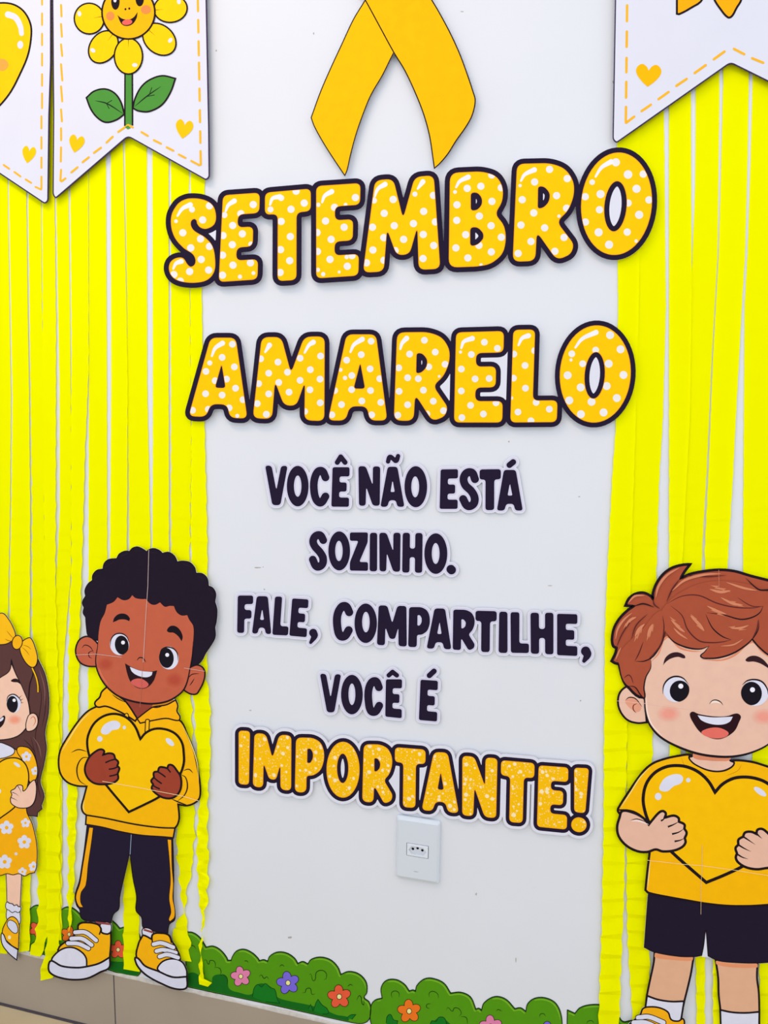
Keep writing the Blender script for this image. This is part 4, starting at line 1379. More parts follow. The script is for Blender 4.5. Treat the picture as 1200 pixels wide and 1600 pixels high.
pants = smooth(kD([(362, 105, 1), (345, 250), (330, 350), (315, 440), (291, 520), (300, 580), (318, 605), (325, 650), (355, 668), (500, 680, 1), (515, 630), (545, 600), (551, 530), (575, 420), (606, 282, 1), (613, 282, 1), (630, 420), (651, 530), (648, 610), (680, 650), (690, 710), (735, 725), (832, 748, 1), (842, 690), (872, 665), (875, 620), (865, 540), (868, 400), (862, 175, 1), (600, 140)]))
shoeL = smooth(kD([(305, 727), (310, 692), (340, 680), (420, 690), (442, 716), (445, 738), (480, 748), (499, 738, 1), (500, 800), (492, 890, 1), (430, 925), (360, 945), (240, 930), (190, 840), (270, 770)]))
soleL = smooth(kD([(134, 950), (140, 912), (155, 905), (210, 935), (300, 945), (360, 938), (430, 920), (493, 884, 1), (490, 944), (440, 970), (360, 1008), (270, 1015), (190, 1000), (145, 976)]))
toeL = smooth(kD([(154, 907), (180, 860), (230, 830), (280, 828), (330, 855), (355, 890), (358, 938, 1), (300, 945), (210, 935)]))
shoeR = smooth(kD([(680, 768), (690, 755), (738, 778, 1), (745, 750), (790, 742), (840, 755), (857, 790), (880, 825), (905, 890), (890, 960), (790, 970), (700, 935), (650, 885), (663, 800)]))
soleR = smooth(kD([(647, 885), (700, 935), (775, 965), (860, 1000), (945, 998, 1), (945, 1058), (920, 1072), (860, 1065), (800, 1040), (740, 1010), (690, 975), (650, 925)]))
toeR = smooth(kD([(775, 958), (790, 920), (830, 897), (880, 895), (920, 915), (943, 960), (945, 997, 1), (900, 1002), (850, 996)]))
sockL = smooth(kD([(440, 690), (495, 685), (494, 745), (470, 748), (445, 738)]))
sockR = smooth(kD([(690, 715), (745, 730), (738, 778), (715, 772), (688, 758)]))
c = Card('boy_cutout', 'paper cutout of a cartoon boy in a yellow hoodie and dark trousers hugging a heart', 'cutout', (190, 1545), 0.0094, 'cartoon children pasted on the wall')
sil = silhouette([hair, ear_l, ear_r, face, hood_l, hood_r, body, pants, shoeL, soleL, toeL, shoeR, soleR, toeR, sockL, sockR, neck, hood_in], 0.9)
c.backing(sil, PAPER, 0.0010)
c.pads([(180, 930), (240, 930), (160, 1250), (230, 1250), (140, 1340), (255, 1340)], 0.0086, 0.0068)
h = c.part('hair', [('f', hair, M((32, 22, 36))), ('o', hair, 1.6, M((20, 14, 22)))], label='short black curly hair')
for q in ([(345, 262), (380, 232)], [(415, 188), (470, 150)], [(512, 118), (560, 98)], [(600, 84), (645, 82)], [(700, 92), (745, 98)], [(900, 165), (950, 180)], [(995, 240), (1035, 262)], [(1065, 318), (1090, 360)]):
    c.part('printed_hair_streak', [('l', kA(q), 1.6, M((66, 48, 62)), 1)], parent=h)
for e, ln in ((ear_l, [[(272, 690), (290, 672), (325, 685), (345, 720)], [(345, 705), (315, 720), (318, 745), (335, 755)]]), (ear_r, [[(935, 880), (960, 855), (1005, 850)], [(945, 925), (960, 905), (975, 880)]])):
    o = c.part('ear', fo(e, SKIN, 2.5))
    for _op in [('l', smooth(kA(q), False), 1.5, LINE, 1) for q in ln]:
        c.part('ear_fold', [_op], parent=o)
b = c.part('hoodie', fo(body, M((252, 186, 8)), 2.9), label='amber yellow hooded sweatshirt')
c.part('hood_lining', [('f', hood_in, M((214, 132, 24)))], parent=b)
c.part('neck', [('f', neck, M((150, 66, 50)))])
c.part('hood', fo(hood_l, M((253, 180, 8)), 2.7), parent=b)
c.part('hood', fo(hood_r, M((252, 178, 10)), 2.2), parent=b)
c.part('waistband', fo(hem, M((248, 178, 12)), 2.6), parent=b)
for _op in [('l', smooth(kB([(330, 205), (260, 275), (195, 375), (148, 455)]), False), 1.6, M((255, 226, 130)), 1), ('l', smooth(kB([(900, 290), (950, 400), (990, 520), (1002, 640)]), False), 1.4, M((255, 226, 130)), 1), ('l', smooth(kB([(288, 760), (280, 800), (290, 838)]), False), 1.6, M((255, 226, 130)), 1)]:
    c.part('printed_sleeve_line', [_op], parent=b)
for _op in [('l', smooth(kB(q), False), 1.6, LINE, 1) for q in ([(205, 463), (250, 445), (305, 458)], [(905, 577), (940, 568), (967, 592)], [(460, 100), (500, 128), (545, 150)], [(700, 180), (740, 182), (770, 176)])]:
    c.part('fold_line', [_op], parent=b)
c.part('cuff', [('l', smooth(kB([(318, 494), (275, 498), (246, 540), (241, 590), (258, 640), (298, 668)]), False), 2.0, LINE, 1)], parent=b)
c.part('cuff', [('l', smooth(kB([(888, 600), (920, 620), (931, 680), (912, 730), (868, 768)]), False), 2.0, LINE, 1), ('l', smooth(kB([(830, 752), (880, 775), (930, 792)]), False), 2.0, LINE, 1)], parent=b)
c.part('drawstring', fo(rounded(kB([(666, 345), (670, 256), (694, 256), (690, 345)]), 2.4), M((252, 190, 20)), 1.6), parent=b)
c.part('drawstring', fo(ellipse(*kB([(551, 235)])[0], 3.0, 4.2), M((252, 190, 20)), 1.4), parent=b)
f = c.part('face', [('f', face, SKIN), ('l', smooth(kA([(375, 600), (370, 680), (358, 760), (365, 820), (390, 880), (430, 935), (490, 985), (560, 1015), (640, 1033), (720, 1038), (800, 1025), (860, 995), (905, 955), (930, 900), (945, 830), (960, 740), (966, 650)]), False), 3.0, LINE, 1), ('l', smooth(kA([(372, 790), (395, 860), (440, 925)]), False), 2.2, M(SKL), 1)], label='brown smiling face')
c.part('eyebrow', [('f', smooth(kA([(465, 530, 1), (475, 500), (505, 477), (545, 478), (571, 503), (568, 522, 1), (540, 512), (505, 513), (485, 522)])), M((26, 18, 26)))], parent=f)
c.part('eyebrow', [('f', smooth(kA([(803, 580), (825, 553), (860, 555), (890, 585), (902, 622), (895, 648, 1), (875, 618), (845, 595), (815, 592)])), M((26, 18, 26)))], parent=f)
blush(c, *kA([(420, 790)])[0], 13, 11, SK, (184, 78, 56), f)
blush(c, *kA([(850, 890)])[0], 14, 12, SK, (184, 78, 56), f)
eye(c, kA, (507, 667), (60, 68), (521, 672), (43, 60), (529, 656, 12), [(450, 680), (455, 635), (480, 605), (520, 600), (552, 620), (566, 655)], f, -8)
eye(c, kA, (815, 752), (61, 72), (800, 752), (46, 63), (805, 733, 12), [(757, 740), (770, 700), (805, 685), (845, 695), (868, 725), (872, 770)], f, -5)
c.part('nose', [('l', smooth(kA([(615, 768), (632, 750), (655, 755), (672, 780)]), False), 1.6, LINE, 1)], parent=f)
mo = c.part('mouth', [('f', smooth(kA([(541, 786, 1), (580, 808), (640, 832), (700, 838), (742, 830, 1), (735, 855), (720, 895), (690, 930), (650, 945), (605, 932), (575, 900), (555, 850)])), M((40, 20, 26))), ('f', smooth(kA([(572, 808, 1), (640, 833), (713, 840, 1), (705, 862), (670, 873), (620, 862), (585, 838)])), WHITE), ('f', smooth(kA([(578, 905), (600, 885), (640, 882), (675, 900), (688, 922), (655, 941), (610, 931)])), M((214, 98, 88)))], parent=f)
hh = c.part('heart', fo(heart1, M((255, 198, 4)), 3.7), label='large glossy yellow heart')
for _op in [('f', smooth(kB([(393, 340), (400, 305), (430, 277), (480, 264), (512, 285), (500, 315), (460, 325), (430, 350)])), WHITE), ('f', ellipse(*kB([(537, 307)])[0], 2.6, 2.8), WHITE), ('f', ellipse(*kB([(384, 378)])[0], 4.2, 4.4), WHITE), ('f', ellipse(*kB([(822, 398)])[0], 8.2, 4.0, 42), WHITE)]:
    c.part('printed_shine', [_op], parent=hh)
HANDC = M((160, 66, 46))
for hd, ln in ((hand_l, ([(418, 527), (450, 513), (485, 504)], [(440, 568), (470, 563), (495, 553)], [(443, 611), (470, 606), (497, 597)])), (hand_r, ([(804, 560), (815, 574), (826, 588)], [(745, 583), (770, 598), (795, 617)], [(722, 620), (745, 640), (771, 658)], [(716, 668), (738, 682), (759, 691)]))):
    o = c.part('hand', fo(hd, HANDC, 3.2), label='brown hand gripping the heart')
    for _op in [('l', smooth(kB(q), False), 2.3, LINE, 0) for q in ln]:
        c.part('finger_line', [_op], parent=o)
p = c.part('trousers', fo(pants, M((34, 26, 48)), 2.0), label='dark trousers with yellow side stripes')
c.part('side_stripe', fo(smooth(kD([(372, 122, 1), (397, 124, 1), (385, 220), (367, 340), (353, 462), (326, 505), (323, 560), (339, 592, 1), (312, 587), (294, 530), (318, 450), (336, 340)])), M((250, 172, 16)), 1.2), parent=p)
c.part('side_stripe', fo(smooth(kD([(830, 192, 1), (855, 194, 1), (858, 350), (866, 450), (863, 540), (874, 600), (872, 650), (845, 676, 1), (838, 662), (851, 620), (840, 540), (848, 440), (842, 320)])), M((250, 172, 16)), 1.2), parent=p)
c.part('seam', [('l', kD([(619, 165), (612, 282)]), 0.9, M((150, 170, 190)), 0)], parent=p)
c.part('waistband', fo(hem, M((246, 176, 14)), 2.2), parent=b)
c.part('sock', fo(sockL, WHITE, 1.6) + [('l', kD([(410, 680), (495, 690)]), 3.2, M((150, 72, 70)))])
c.part('sock', fo(sockR, WHITE, 1.6) + [('l', kD([(692, 722), (745, 738)]), 3.2, M((150, 72, 70)))])
for up, so, to, lc, tong in ((shoeL, soleL, toeL, ([(290, 738), (350, 738), (413, 785)], [(268, 775), (330, 775), (387, 812)], [(248, 802), (310, 805), (368, 832)]), [(308, 728), (312, 694), (345, 682), (420, 692), (440, 718), (432, 752)]), (shoeR, soleR, toeR, ([(750, 808), (795, 800), (865, 826)], [(767, 848), (805, 840), (880, 858)], [(785, 880), (830, 868), (893, 886)]), [(742, 795), (746, 752), (790, 744), (838, 756), (855, 800)])):
    s = c.part('shoe', fo(up, M((252, 182, 14)), 2.8), label='yellow sneaker with white laces')
    c.part('tongue', [('l', smooth(kD(tong), False), 2.2, LINE, 0)], parent=s)
    c.part('toe_cap', fo(to, WHITE, 2.6), parent=s)
    c.part('sole', fo(so, M((218, 218, 234)), 3.0), parent=s)
    for q in lc:
        lace(c, kD(q), 3.0, s)
# joins between the printed sheets
SEAM = M((214, 190, 184))
for _op in [('l', kA([(690, 75), (684, 300), (672, 480), (655, 780)]), 0.7, SEAM), ('l', kA([(652, 780), (635, 1060)]), 0.5, M((190, 120, 100))), ('l', kA([(235, 733), (360, 728), (520, 748)]), 0.6, SEAM), ('l', kA([(910, 815), (1040, 835)]), 0.6, SEAM)]:
    c.part('sheet_join', [_op], label='pale line where two sheets meet')
for _op in [('l', kB([(400, 643), (640, 685), (900, 735), (1000, 765)]), 0.8, M((255, 226, 170)))]:
    c.part('sheet_join', [_op], label='pale line where two sheets meet')

# ------------------------------------------------------------------ brown-haired boy in a T-shirt
SC2 = 1200 / 260.
kH, kT, kL = K(940, 860, SC2), K(940, 1160, SC2), K(920, 1340, 1200 / 280.)
SK2 = (236, 192, 168)
SKIN2 = M(SK2)
HB, HBL, HBD = M((172, 82, 56)), M((214, 134, 98)), M((92, 40, 38))
hair2 = smooth(kH([(300, 1060), (180, 975), (150, 920), (125, 820, 1), (95, 812), (72, 798, 1), (100, 740), (107, 703, 1), (84, 690), (75, 640), (90, 560), (130, 490), (190, 430), (232, 402, 1), (172, 398, 1), (195, 350), (240, 315), (300, 305), (355, 330), (370, 352, 1), (372, 300), (400, 230), (450, 165), (510, 125), (580, 105), (640, 100, 1), (600, 150), (570, 202, 1), (640, 170), (740, 150), (850, 140), (960, 150), (1080, 185), (1200, 215), (1290, 240), (1380, 330), (1430, 460), (1450, 620), (1440, 760), (1400, 900), (1380, 1050), (1000, 900), (600, 900)]))
face2 = smooth(kH([(310, 1070), (306, 900), (330, 860), (400, 700), (600, 560), (900, 520), (1200, 620), (1350, 800), (1385, 1000), (1368, 1150), (1310, 1290), (1200, 1400), (1080, 1458), (960, 1485), (840, 1487), (700, 1467), (560, 1420), (430, 1350), (350, 1262), (318, 1170)]))
earL2 = smooth(kH([(312, 1075, 1), (270, 1020), (225, 985), (175, 985), (130, 1030), (118, 1100), (140, 1170), (190, 1225), (260, 1245), (325, 1240, 1)]))
earR2 = smooth(kH([(1375, 1085, 1), (1430, 1010), (1490, 1000), (1540, 1050), (1550, 1120), (1520, 1200), (1450, 1250), (1350, 1245, 1)]))
shirt = smooth(kT([(640, 90), (560, 96), (450, 120), (360, 157), (290, 222), (200, 350), (120, 475), (118, 497), (138, 522, 1), (200, 495), (270, 522), (340, 590, 1), (346, 800, 1), (330, 930), (316, 1065, 1), (340, 1085), (480, 1115), (620, 1140), (750, 1162), (900, 1178), (1060, 1180), (1200, 1172), (1330, 1160, 1), (1310, 800), (1330, 590), (1450, 520), (1560, 500), (1480, 350), (1360, 230), (1200, 175), (1080, 140), (950, 130), (800, 160)]))
neck2 = smooth(kT([(655, 60, 1), (655, 100), (632, 110), (650, 140), (690, 168), (770, 200), (850, 208), (920, 187), (955, 150), (925, 130), (930, 90, 1)]))
heart2 = smooth(kT([(818, 360, 1), (770, 280), (700, 215), (620, 178), (540, 167), (460, 178), (380, 222), (322, 300), (300, 400), (311, 490), (345, 585), (400, 672), (500, 785), (755, 1010, 1), (900, 950), (1030, 885), (1150, 790), (1220, 680), (1275, 560), (1295, 450), (1265, 360), (1200, 298), (1130, 265), (1040, 250), (950, 260), (870, 303)]))
armL2 = smooth(kT([(150, 495), (230, 508), (300, 545), (340, 592, 1), (370, 555), (410, 510), (440, 495), (463, 512), (455, 543, 1), (520, 528), (555, 545), (558, 572, 1), (597, 592), (597, 622, 1), (613, 652), (600, 690, 1), (605, 722), (580, 755), (520, 780), (440, 786), (390, 772), (330, 790), (260, 785), (180, 745), (125, 680), (112, 610), (130, 540)]))
handR2 = smooth(kT([(1240, 690), (1200, 655), (1160, 625), (1125, 630), (1116, 660, 1), (1080, 645), (1035, 650), (1020, 680, 1), (987, 702), (986, 738, 1), (966, 762), (976, 800, 1), (968, 832), (985, 865), (1040, 900), (1120, 915), (1200, 905), (1330, 900), (1450, 850), (1530, 740), (1540, 620), (1500, 510), (1400, 530), (1310, 600)]))
shorts = smooth(kL([(402, 225, 1), (395, 300), (373, 600, 1), (440, 632), (600, 660), (710, 662), (755, 654, 1), (768, 590), (780, 488), (786, 488), (795, 590), (800, 658, 1), (870, 690), (1000, 703), (1130, 705), (1270, 695, 1), (1260, 400), (1235, 290, 1), (800, 250)]))
legL = smooth(kL([(442, 600, 1), (435, 700), (410, 820), (388, 930), (380, 1010, 1), (615, 1080, 1), (640, 960), (660, 880), (685, 770), (705, 640, 1)]))
legR = smooth(kL([(845, 660, 1), (866, 800), (870, 920), (882, 1030), (886, 1180, 1), (1140, 1190, 1), (1142, 1035), (1138, 900), (1126, 800), (1132, 680, 1)]))
sockL2 = smooth(kL([(390, 925, 1), (460, 950), (550, 964), (638, 962, 1), (622, 1060), (612, 1120, 1), (540, 1110), (378, 1010, 1)]))
sockR2 = smooth(kL([(880, 1020, 1), (960, 1036), (1050, 1040), (1142, 1033, 1), (1140, 1190, 1), (886, 1190, 1)]))
shoeL2 = smooth(kL([(345, 1050), (362, 1012), (400, 1000), (470, 1005), (530, 1035), (552, 1085), (600, 1095), (632, 1080), (640, 1130), (635, 1260, 1), (480, 1320), (200, 1290), (210, 1180), (290, 1100)]))
soleL2 = smooth(kL([(110, 1300), (125, 1250), (220, 1290), (380, 1310), (520, 1285), (638, 1230, 1), (636, 1310), (520, 1370), (360, 1400), (200, 1385), (125, 1345)]))
toeL2 = smooth(kL([(125, 1260), (160, 1190), (230, 1150), (310, 1160), (370, 1210), (385, 1310, 1), (250, 1300)]))
shoeR2 = smooth(kL([(860, 1200), (880, 1160), (960, 1190), (1000, 1150), (1100, 1150), (1160, 1200), (1230, 1300), (1200, 1400), (1000, 1380), (860, 1320)]))
soleR2 = smooth(kL([(850, 1300), (1000, 1370), (1150, 1410), (1290, 1400), (1290, 1470), (1150, 1490), (950, 1440), (850, 1370)]))
toeR2 = smooth(kL([(1050, 1385), (1080, 1320), (1160, 1280), (1240, 1300), (1290, 1400, 1), (1160, 1410)]))
c = Card('boy_cutout', 'paper cutout of a cartoon boy with brown hair in a yellow T-shirt and dark shorts', 'cutout', (1090, 1680), 0.0094, 'cartoon children pasted on the wall')
gap2 = kL([(760, 660), (780, 480), (786, 480), (800, 662)])
sil = silhouette([gap2, hair2, face2, earL2, earR2, shirt, neck2, armL2, handR2, shorts, legL, legR, shoeL2, soleL2, toeL2, shoeR2, soleR2, toeR2], 1.2)
c.backing(sil, PAPER, 0.0010)
c.pads([(1010, 1000), (1150, 1000), (1040, 1300), (1150, 1300), (1030, 1440), (1170, 1440)], 0.0086, 0.0068)
c.part('ear', fo(earR2, SKIN2, 2.4))
o = c.part('ear', fo(earL2, SKIN2, 3.2))
for _op in [('f', smooth(kH([(170, 1095), (195, 1065), (240, 1065), (285, 1120), (275, 1160), (235, 1160)])), M((232, 160, 130))), ('l', smooth(kH([(172, 1080), (200, 1060), (245, 1070), (292, 1128)]), False), 1.8, LINE, 1), ('l', smooth(kH([(255, 1105), (230, 1118), (230, 1150), (250, 1172)]), False), 1.8, M((120, 50, 36)), 1)]:
    c.part('ear_fold', [_op], parent=o)
h = c.part('hair', fo(hair2, HB, 4.4), label='brown hair with lighter strands')
for lg, sh in ((legL, [(442, 640, 1), (560, 660), (700, 668, 1), (690, 690), (560, 685), (444, 668)]), (legR, [(850, 692, 1), (960, 710), (1130, 712, 1), (1128, 735), (960, 735), (856, 715)])):
    o = c.part('leg', fo(lg, M((228, 176, 140)), 3.2))
    c.part('printed_knee_band', [('f', smooth(kL(sh)), M((232, 150, 104)))], parent=o)
p = c.part('shorts', fo(shorts, M((32, 24, 44)), 2.0), label='dark navy shorts')
c.part('sock', fo(sockL2, WHITE, 3.0))
c.part('sock', fo(sockR2, WHITE, 3.0))
for up, so, to, lc in ((shoeL2, soleL2, toeL2, ([(330, 1072), (400, 1066), (500, 1105)], [(300, 1105), (380, 1105), (470, 1145)], [(270, 1140), (350, 1145), (430, 1185)])), (shoeR2, soleR2, toeR2, ([(990, 1220), (1060, 1215), (1130, 1240)], [(1010, 1265), (1080, 1260), (1150, 1285)]))):
    q = c.part('shoe', fo(up, M((250, 178, 20)), 2.6), label='yellow sneaker with white laces')
    c.part('toe_cap', fo(to, WHITE, 2.4), parent=q)
    c.part('sole', fo(so, M((218, 218, 234)), 3.2), parent=q)
    for z in lc:
        lace(c, kL(z), 3.4, q)
s = c.part('t_shirt', fo(shirt, M((252, 186, 6)), 3.6), label='yellow T-shirt')
c.part('neck', fo(neck2, SKIN2, 2.2) + [('f', smooth(kT([(660, 60, 1), (665, 112), (760, 130), (860, 135), (925, 125), (928, 60, 1)])), M((222, 140, 104)))])
c.part('collar', [('l', smooth(kT([(655, 92), (630, 105), (650, 140), (690, 168), (770, 202), (850, 210), (920, 190), (957, 150), (930, 125)]), False), 2.4, LINE, 0), ('l', smooth(kT([(575, 110), (600, 165), (700, 225), (800, 255)]), False), 0.8, M((200, 128, 20)), 1), ('l', smooth(kT([(1010, 160), (980, 205), (900, 240)]), False), 0.8, M((200, 128, 20)), 1), ('l', kT([(355, 170), (380, 215)]), 1.0, M((200, 128, 20)), 1)], parent=s)
c.part('sleeve_edge', [('f', smooth(kT([(120, 485, 1), (165, 492), (140, 520, 1)])), M((226, 130, 40))), ('l', smooth(kT([(120, 487), (200, 490), (270, 518), (338, 582)]), False), 2.4, LINE, 0), ('l', smooth(kT([(350, 178), (280, 250), (200, 375), (140, 470)]), False), 1.8, M((255, 224, 130)), 1), ('l', smooth(kT([(350, 850), (330, 1060)]), False), 1.6, M((255, 220, 140)), 1)], parent=s)
hh = c.part('heart', fo(heart2, M((255, 194, 4)), 5.0), label='large glossy yellow heart')
for _op in [('f', smooth(kT([(418, 340), (425, 300), (460, 255), (520, 230), (570, 234), (588, 262), (570, 296), (520, 316), (480, 350), (448, 354)])), WHITE), ('f', ellipse(*kT([(625, 272)])[0], 3.5, 3.5), WHITE), ('f', ellipse(*kT([(408, 390)])[0], 5.2, 5.6), WHITE), ('f', ellipse(*kT([(1143, 355)])[0], 11.5, 4.4, 35), WHITE)]:
    c.part('printed_shine', [_op], parent=hh)
for hd, ln in ((armL2, ([(428, 566), (445, 556), (462, 540)], [(478, 609), (520, 592), (560, 570)], [(508, 661), (555, 648), (597, 620)], [(526, 714), (565, 706), (602, 690)])), (handR2, ([(1116, 655), (1135, 675), (1158, 694)], [(1022, 680), (1060, 705), (1108, 737)], [(985, 738), (1030, 765), (1077, 787)], [(976, 805), (1015, 828), (1056, 841)]))):
    o = c.part('arm', fo(hd, M((234, 186, 160)), 4.0), label='bare arm with hand gripping the heart')
    for _op in [('l', smooth(kT(q), False), 3.0, LINE, 2) for q in ln]:
        c.part('finger_line', [_op], parent=o)
for _op in [('l', smooth(kT([(215, 568), (260, 565), (340, 592)]), False), 2.4, M((250, 226, 214)), 1), ('l', smooth(kT([(210, 560), (260, 553), (335, 580)]), False), 1.4, LINE, 1)]:
    c.part('printed_arm_line', [_op], parent=o)
f = c.part('face', [('f', face2, SKIN2), ('l', smooth(kH([(310, 1000), (310, 1070), (318, 1170), (350, 1262), (430, 1350), (560, 1420), (700, 1467), (840, 1487), (960, 1485), (1080, 1458), (1200, 1400), (1310, 1290), (1368, 1150)]), False), 3.8, LINE, 1), ('l', smooth(kH([(322, 1050), (330, 1170), (362, 1255), (435, 1335)]), False), 2.2, M((250, 224, 208)), 1)], label='fair smiling face')
c.part('printed_hairline', [('l', smooth(kH([(360, 800), (410, 745), (470, 625), (560, 700), (640, 725), (720, 730)]), False), 3.4, M((226, 142, 106)), 1), ('l', smooth(kH([(720, 785), (860, 792), (960, 755), (1085, 660), (1150, 725), (1210, 775)]), False), 3.4, M((226, 142, 106)), 1)], parent=f)
blush(c, *kH([(485, 1178)])[0], 19, 13, SK2, (240, 158, 138), f)
blush(c, *kH([(1170, 1200)])[0], 19, 13, SK2, (240, 158, 138), f)
c.part('eyebrow', [('f', smooth(kH([(443, 828, 1), (460, 775), (500, 742), (550, 735), (598, 757), (600, 778), (550, 768), (500, 780), (465, 803)])), M((52, 28, 34)))], parent=f)
c.part('eyebrow', [('f', smooth(kH([(1040, 797), (1060, 768), (1110, 760), (1160, 783), (1200, 826), (1218, 860, 1), (1150, 818), (1100, 802)])), M((52, 28, 34)))], parent=f)
eye(c, kH, (538, 1005), (95, 90), (564, 1015), (73, 77), (571, 979, 18), [(442, 1035), (448, 975), (480, 930), (530, 909), (585, 920), (628, 968)], f, 0, 2.6)
eye(c, kH, (1105, 1028), (100, 94), (1080, 1032), (76, 85), (1088, 1005, 18), [(1015, 970), (1050, 940), (1110, 932), (1160, 950), (1195, 1000), (1200, 1040)], f, 0, 2.6)
c.part('nose', [('f', smooth(kH([(780, 1105, 1), (800, 1086), (830, 1084), (872, 1112, 1), (830, 1100)])), M((246, 222, 206))), ('l', smooth(kH([(776, 1108), (800, 1083), (830, 1080), (858, 1093), (876, 1117)]), False), 1.6, LINE, 1)], parent=f)
c.part('mouth', [('f', smooth(kH([(636, 1185), (655, 1163), (700, 1180), (800, 1196), (900, 1196), (975, 1176), (1004, 1197), (990, 1240), (960, 1300), (900, 1345), (840, 1362), (770, 1347), (710, 1310), (665, 1250)])), M((44, 18, 24))), ('f', smooth(kH([(692, 1189, 1), (800, 1204), (946, 1199, 1), (925, 1235), (870, 1256), (790, 1252), (720, 1225)])), WHITE), ('f', smooth(kH([(720, 1316), (750, 1290), (820, 1277), (880, 1290), (916, 1324), (860, 1354), (785, 1350)])), M((232, 112, 98)))], parent=f)
# hair that falls over the face
side = smooth(kH([(128, 822, 1), (110, 760), (300, 560), (445, 430), (462, 560), (425, 690), (370, 765), (355, 790, 1), (355, 850), (320, 910), (305, 990), (308, 1062, 1), (280, 1040), (240, 985), (190, 975), (150, 920)]))
c.part('hair_tuft', [('f', side, HB), ('l', smooth(kH([(462, 560), (445, 640), (420, 695), (370, 765), (310, 798), (245, 800)]), False), 2.4, LINE, 1), ('l', smooth(kH([(357, 795), (353, 850), (320, 912), (305, 990), (309, 1066), (280, 1040), (240, 985), (185, 977)]), False), 2.2, LINE, 1)], parent=h)
fringe = smooth(kH([(440, 420), (455, 560), (470, 612), (510, 650), (570, 685), (650, 708), (720, 710), (775, 690, 1), (745, 730), (716, 766, 1), (780, 778), (860, 770), (950, 740), (1030, 690), (1086, 638, 1), (1130, 690), (1200, 750), (1290, 800), (1360, 860, 1), (1400, 700), (1380, 500), (1200, 300), (900, 220), (650, 260)]))
c.part('fringe', [('f', fringe, HB), ('l', smooth(kH([(462, 590), (510, 650), (570, 685), (650, 708), (720, 710), (778, 689)]), False), 2.6, LINE, 1), ('l', smooth(kH([(775, 690), (745, 730), (716, 766), (780, 779), (860, 771), (950, 741), (1030, 691), (1086, 640), (1130, 570), (1135, 500)]), False), 2.6, LINE, 1), ('l', smooth(kH([(1086, 640), (1130, 692), (1200, 752), (1290, 802)]), False), 2.6, LINE, 0)], parent=h)
ST = [([(440, 470), (450, 560), (425, 680), (330, 795)], 2.0, HBD), ([(470, 385), (580, 330), (700, 325), (830, 380), (960, 410), (1090, 415), (1165, 402)], 2.0, HBD), ([(1165, 402), (1140, 450), (1080, 485), (1000, 497), (880, 465), (760, 450)], 2.2, LINE), ([(500, 400), (580, 470), (620, 570), (700, 650), (780, 665), (870, 660), (935, 645)], 2.2, HBD), ([(935, 645), (870, 620), (800, 560), (750, 460)], 2.0, LINE), ([(230, 405), (300, 385), (380, 410)], 2.2, LINE), ([(372, 352), (380, 390), (420, 420)], 2.0, HBD), ([(565, 205), (510, 280), (470, 370)], 2.2, HBD), ([(105, 705), (150, 600), (220, 500)], 1.8, HBD), ([(240, 798), (270, 740), (300, 660)], 1.8, HBD), ([(215, 640), (250, 540), (330, 460)], 1.8, HBD), ([(980, 340), (1080, 400), (1160, 405)], 1.4, HBD), ([(600, 180), (760, 190), (900, 180)], 1.6, HBD), ([(1040, 200), (1130, 280), (1200, 285), (1290, 260)], 2.4, LINE), ([(1130, 500), (1120, 570), (1085, 640)], 2.0, HBD), ([(160, 920), (200, 900), (230, 960)], 1.6, HBD)]
for _op in [('l', smooth(kH(q), False), w, m_, 1) for q, w, m_ in ST]:
    c.part('hair_line', [_op], parent=h)
HL = [([(390, 340), (410, 260), (470, 180), (560, 125)], 4.0), ([(190, 380), (240, 330), (310, 325)], 3.2), ([(100, 640), (115, 570), (160, 500), (220, 450)], 3.4), ([(510, 290), (600, 215), (740, 175), (860, 168)], 4.0), ([(240, 620), (270, 570), (310, 530)], 5.0), ([(330, 620), (350, 570), (370, 530)], 5.0), ([(170, 540), (210, 500), (250, 480)], 4.0), ([(500, 500), (560, 560), (600, 590)], 4.0), ([(640, 470), (700, 530), (740, 580)], 5.0), ([(520, 560), (560, 600), (620, 640)], 3.0), ([(780, 280), (860, 300), (930, 290)], 4.5), ([(860, 340), (950, 385), (1020, 395)], 4.0), ([(760, 400), (840, 440), (900, 460)], 4.0), ([(900, 230), (1020, 270), (1120, 290)], 3.6), ([(930, 560), (1000, 560), (1060, 540)], 3.6), ([(100, 790), (120, 740), (140, 700)], 2.6), ([(860, 690), (950, 680), (1020, 640)], 2.4)]
for zx, zy, ang, sz in ((190, 520, -60, 60), (265, 600, -70, 70), (350, 590, -75, 70), (540, 530, 40, 75), (690, 520, 45, 80), (860, 275, 10, 80), (830, 440, 20, 75), (980, 560, 0, 70), (980, 385, 15, 60)):
    ca, sa = math.cos(math.radians(ang)), math.sin(math.radians(ang))
    zz = [(-1, -.12, 1), (-.2, -.22, 1), (-.35, -.05, 1), (.5, -.08, 1), (.3, .08, 1), (1, .16, 1), (.1, .26, 1), (.2, .12, 1), (-.6, .10, 1), (-.45, 0, 1)]
    c.part('hair_strand', [('f', smooth(kH([(zx + sz * (x * ca - y * sa), zy + sz * (x * sa + y * ca), 1) for x, y, _ in zz])), M((208, 126, 90)))], parent=h)
for _op in [('l', smooth(kH(q), False), w, HBL, 1) for q, w in HL]:
    c.part('hair_strand', [_op], parent=h, label='lighter copper strands')
J2 = M((250, 222, 160))
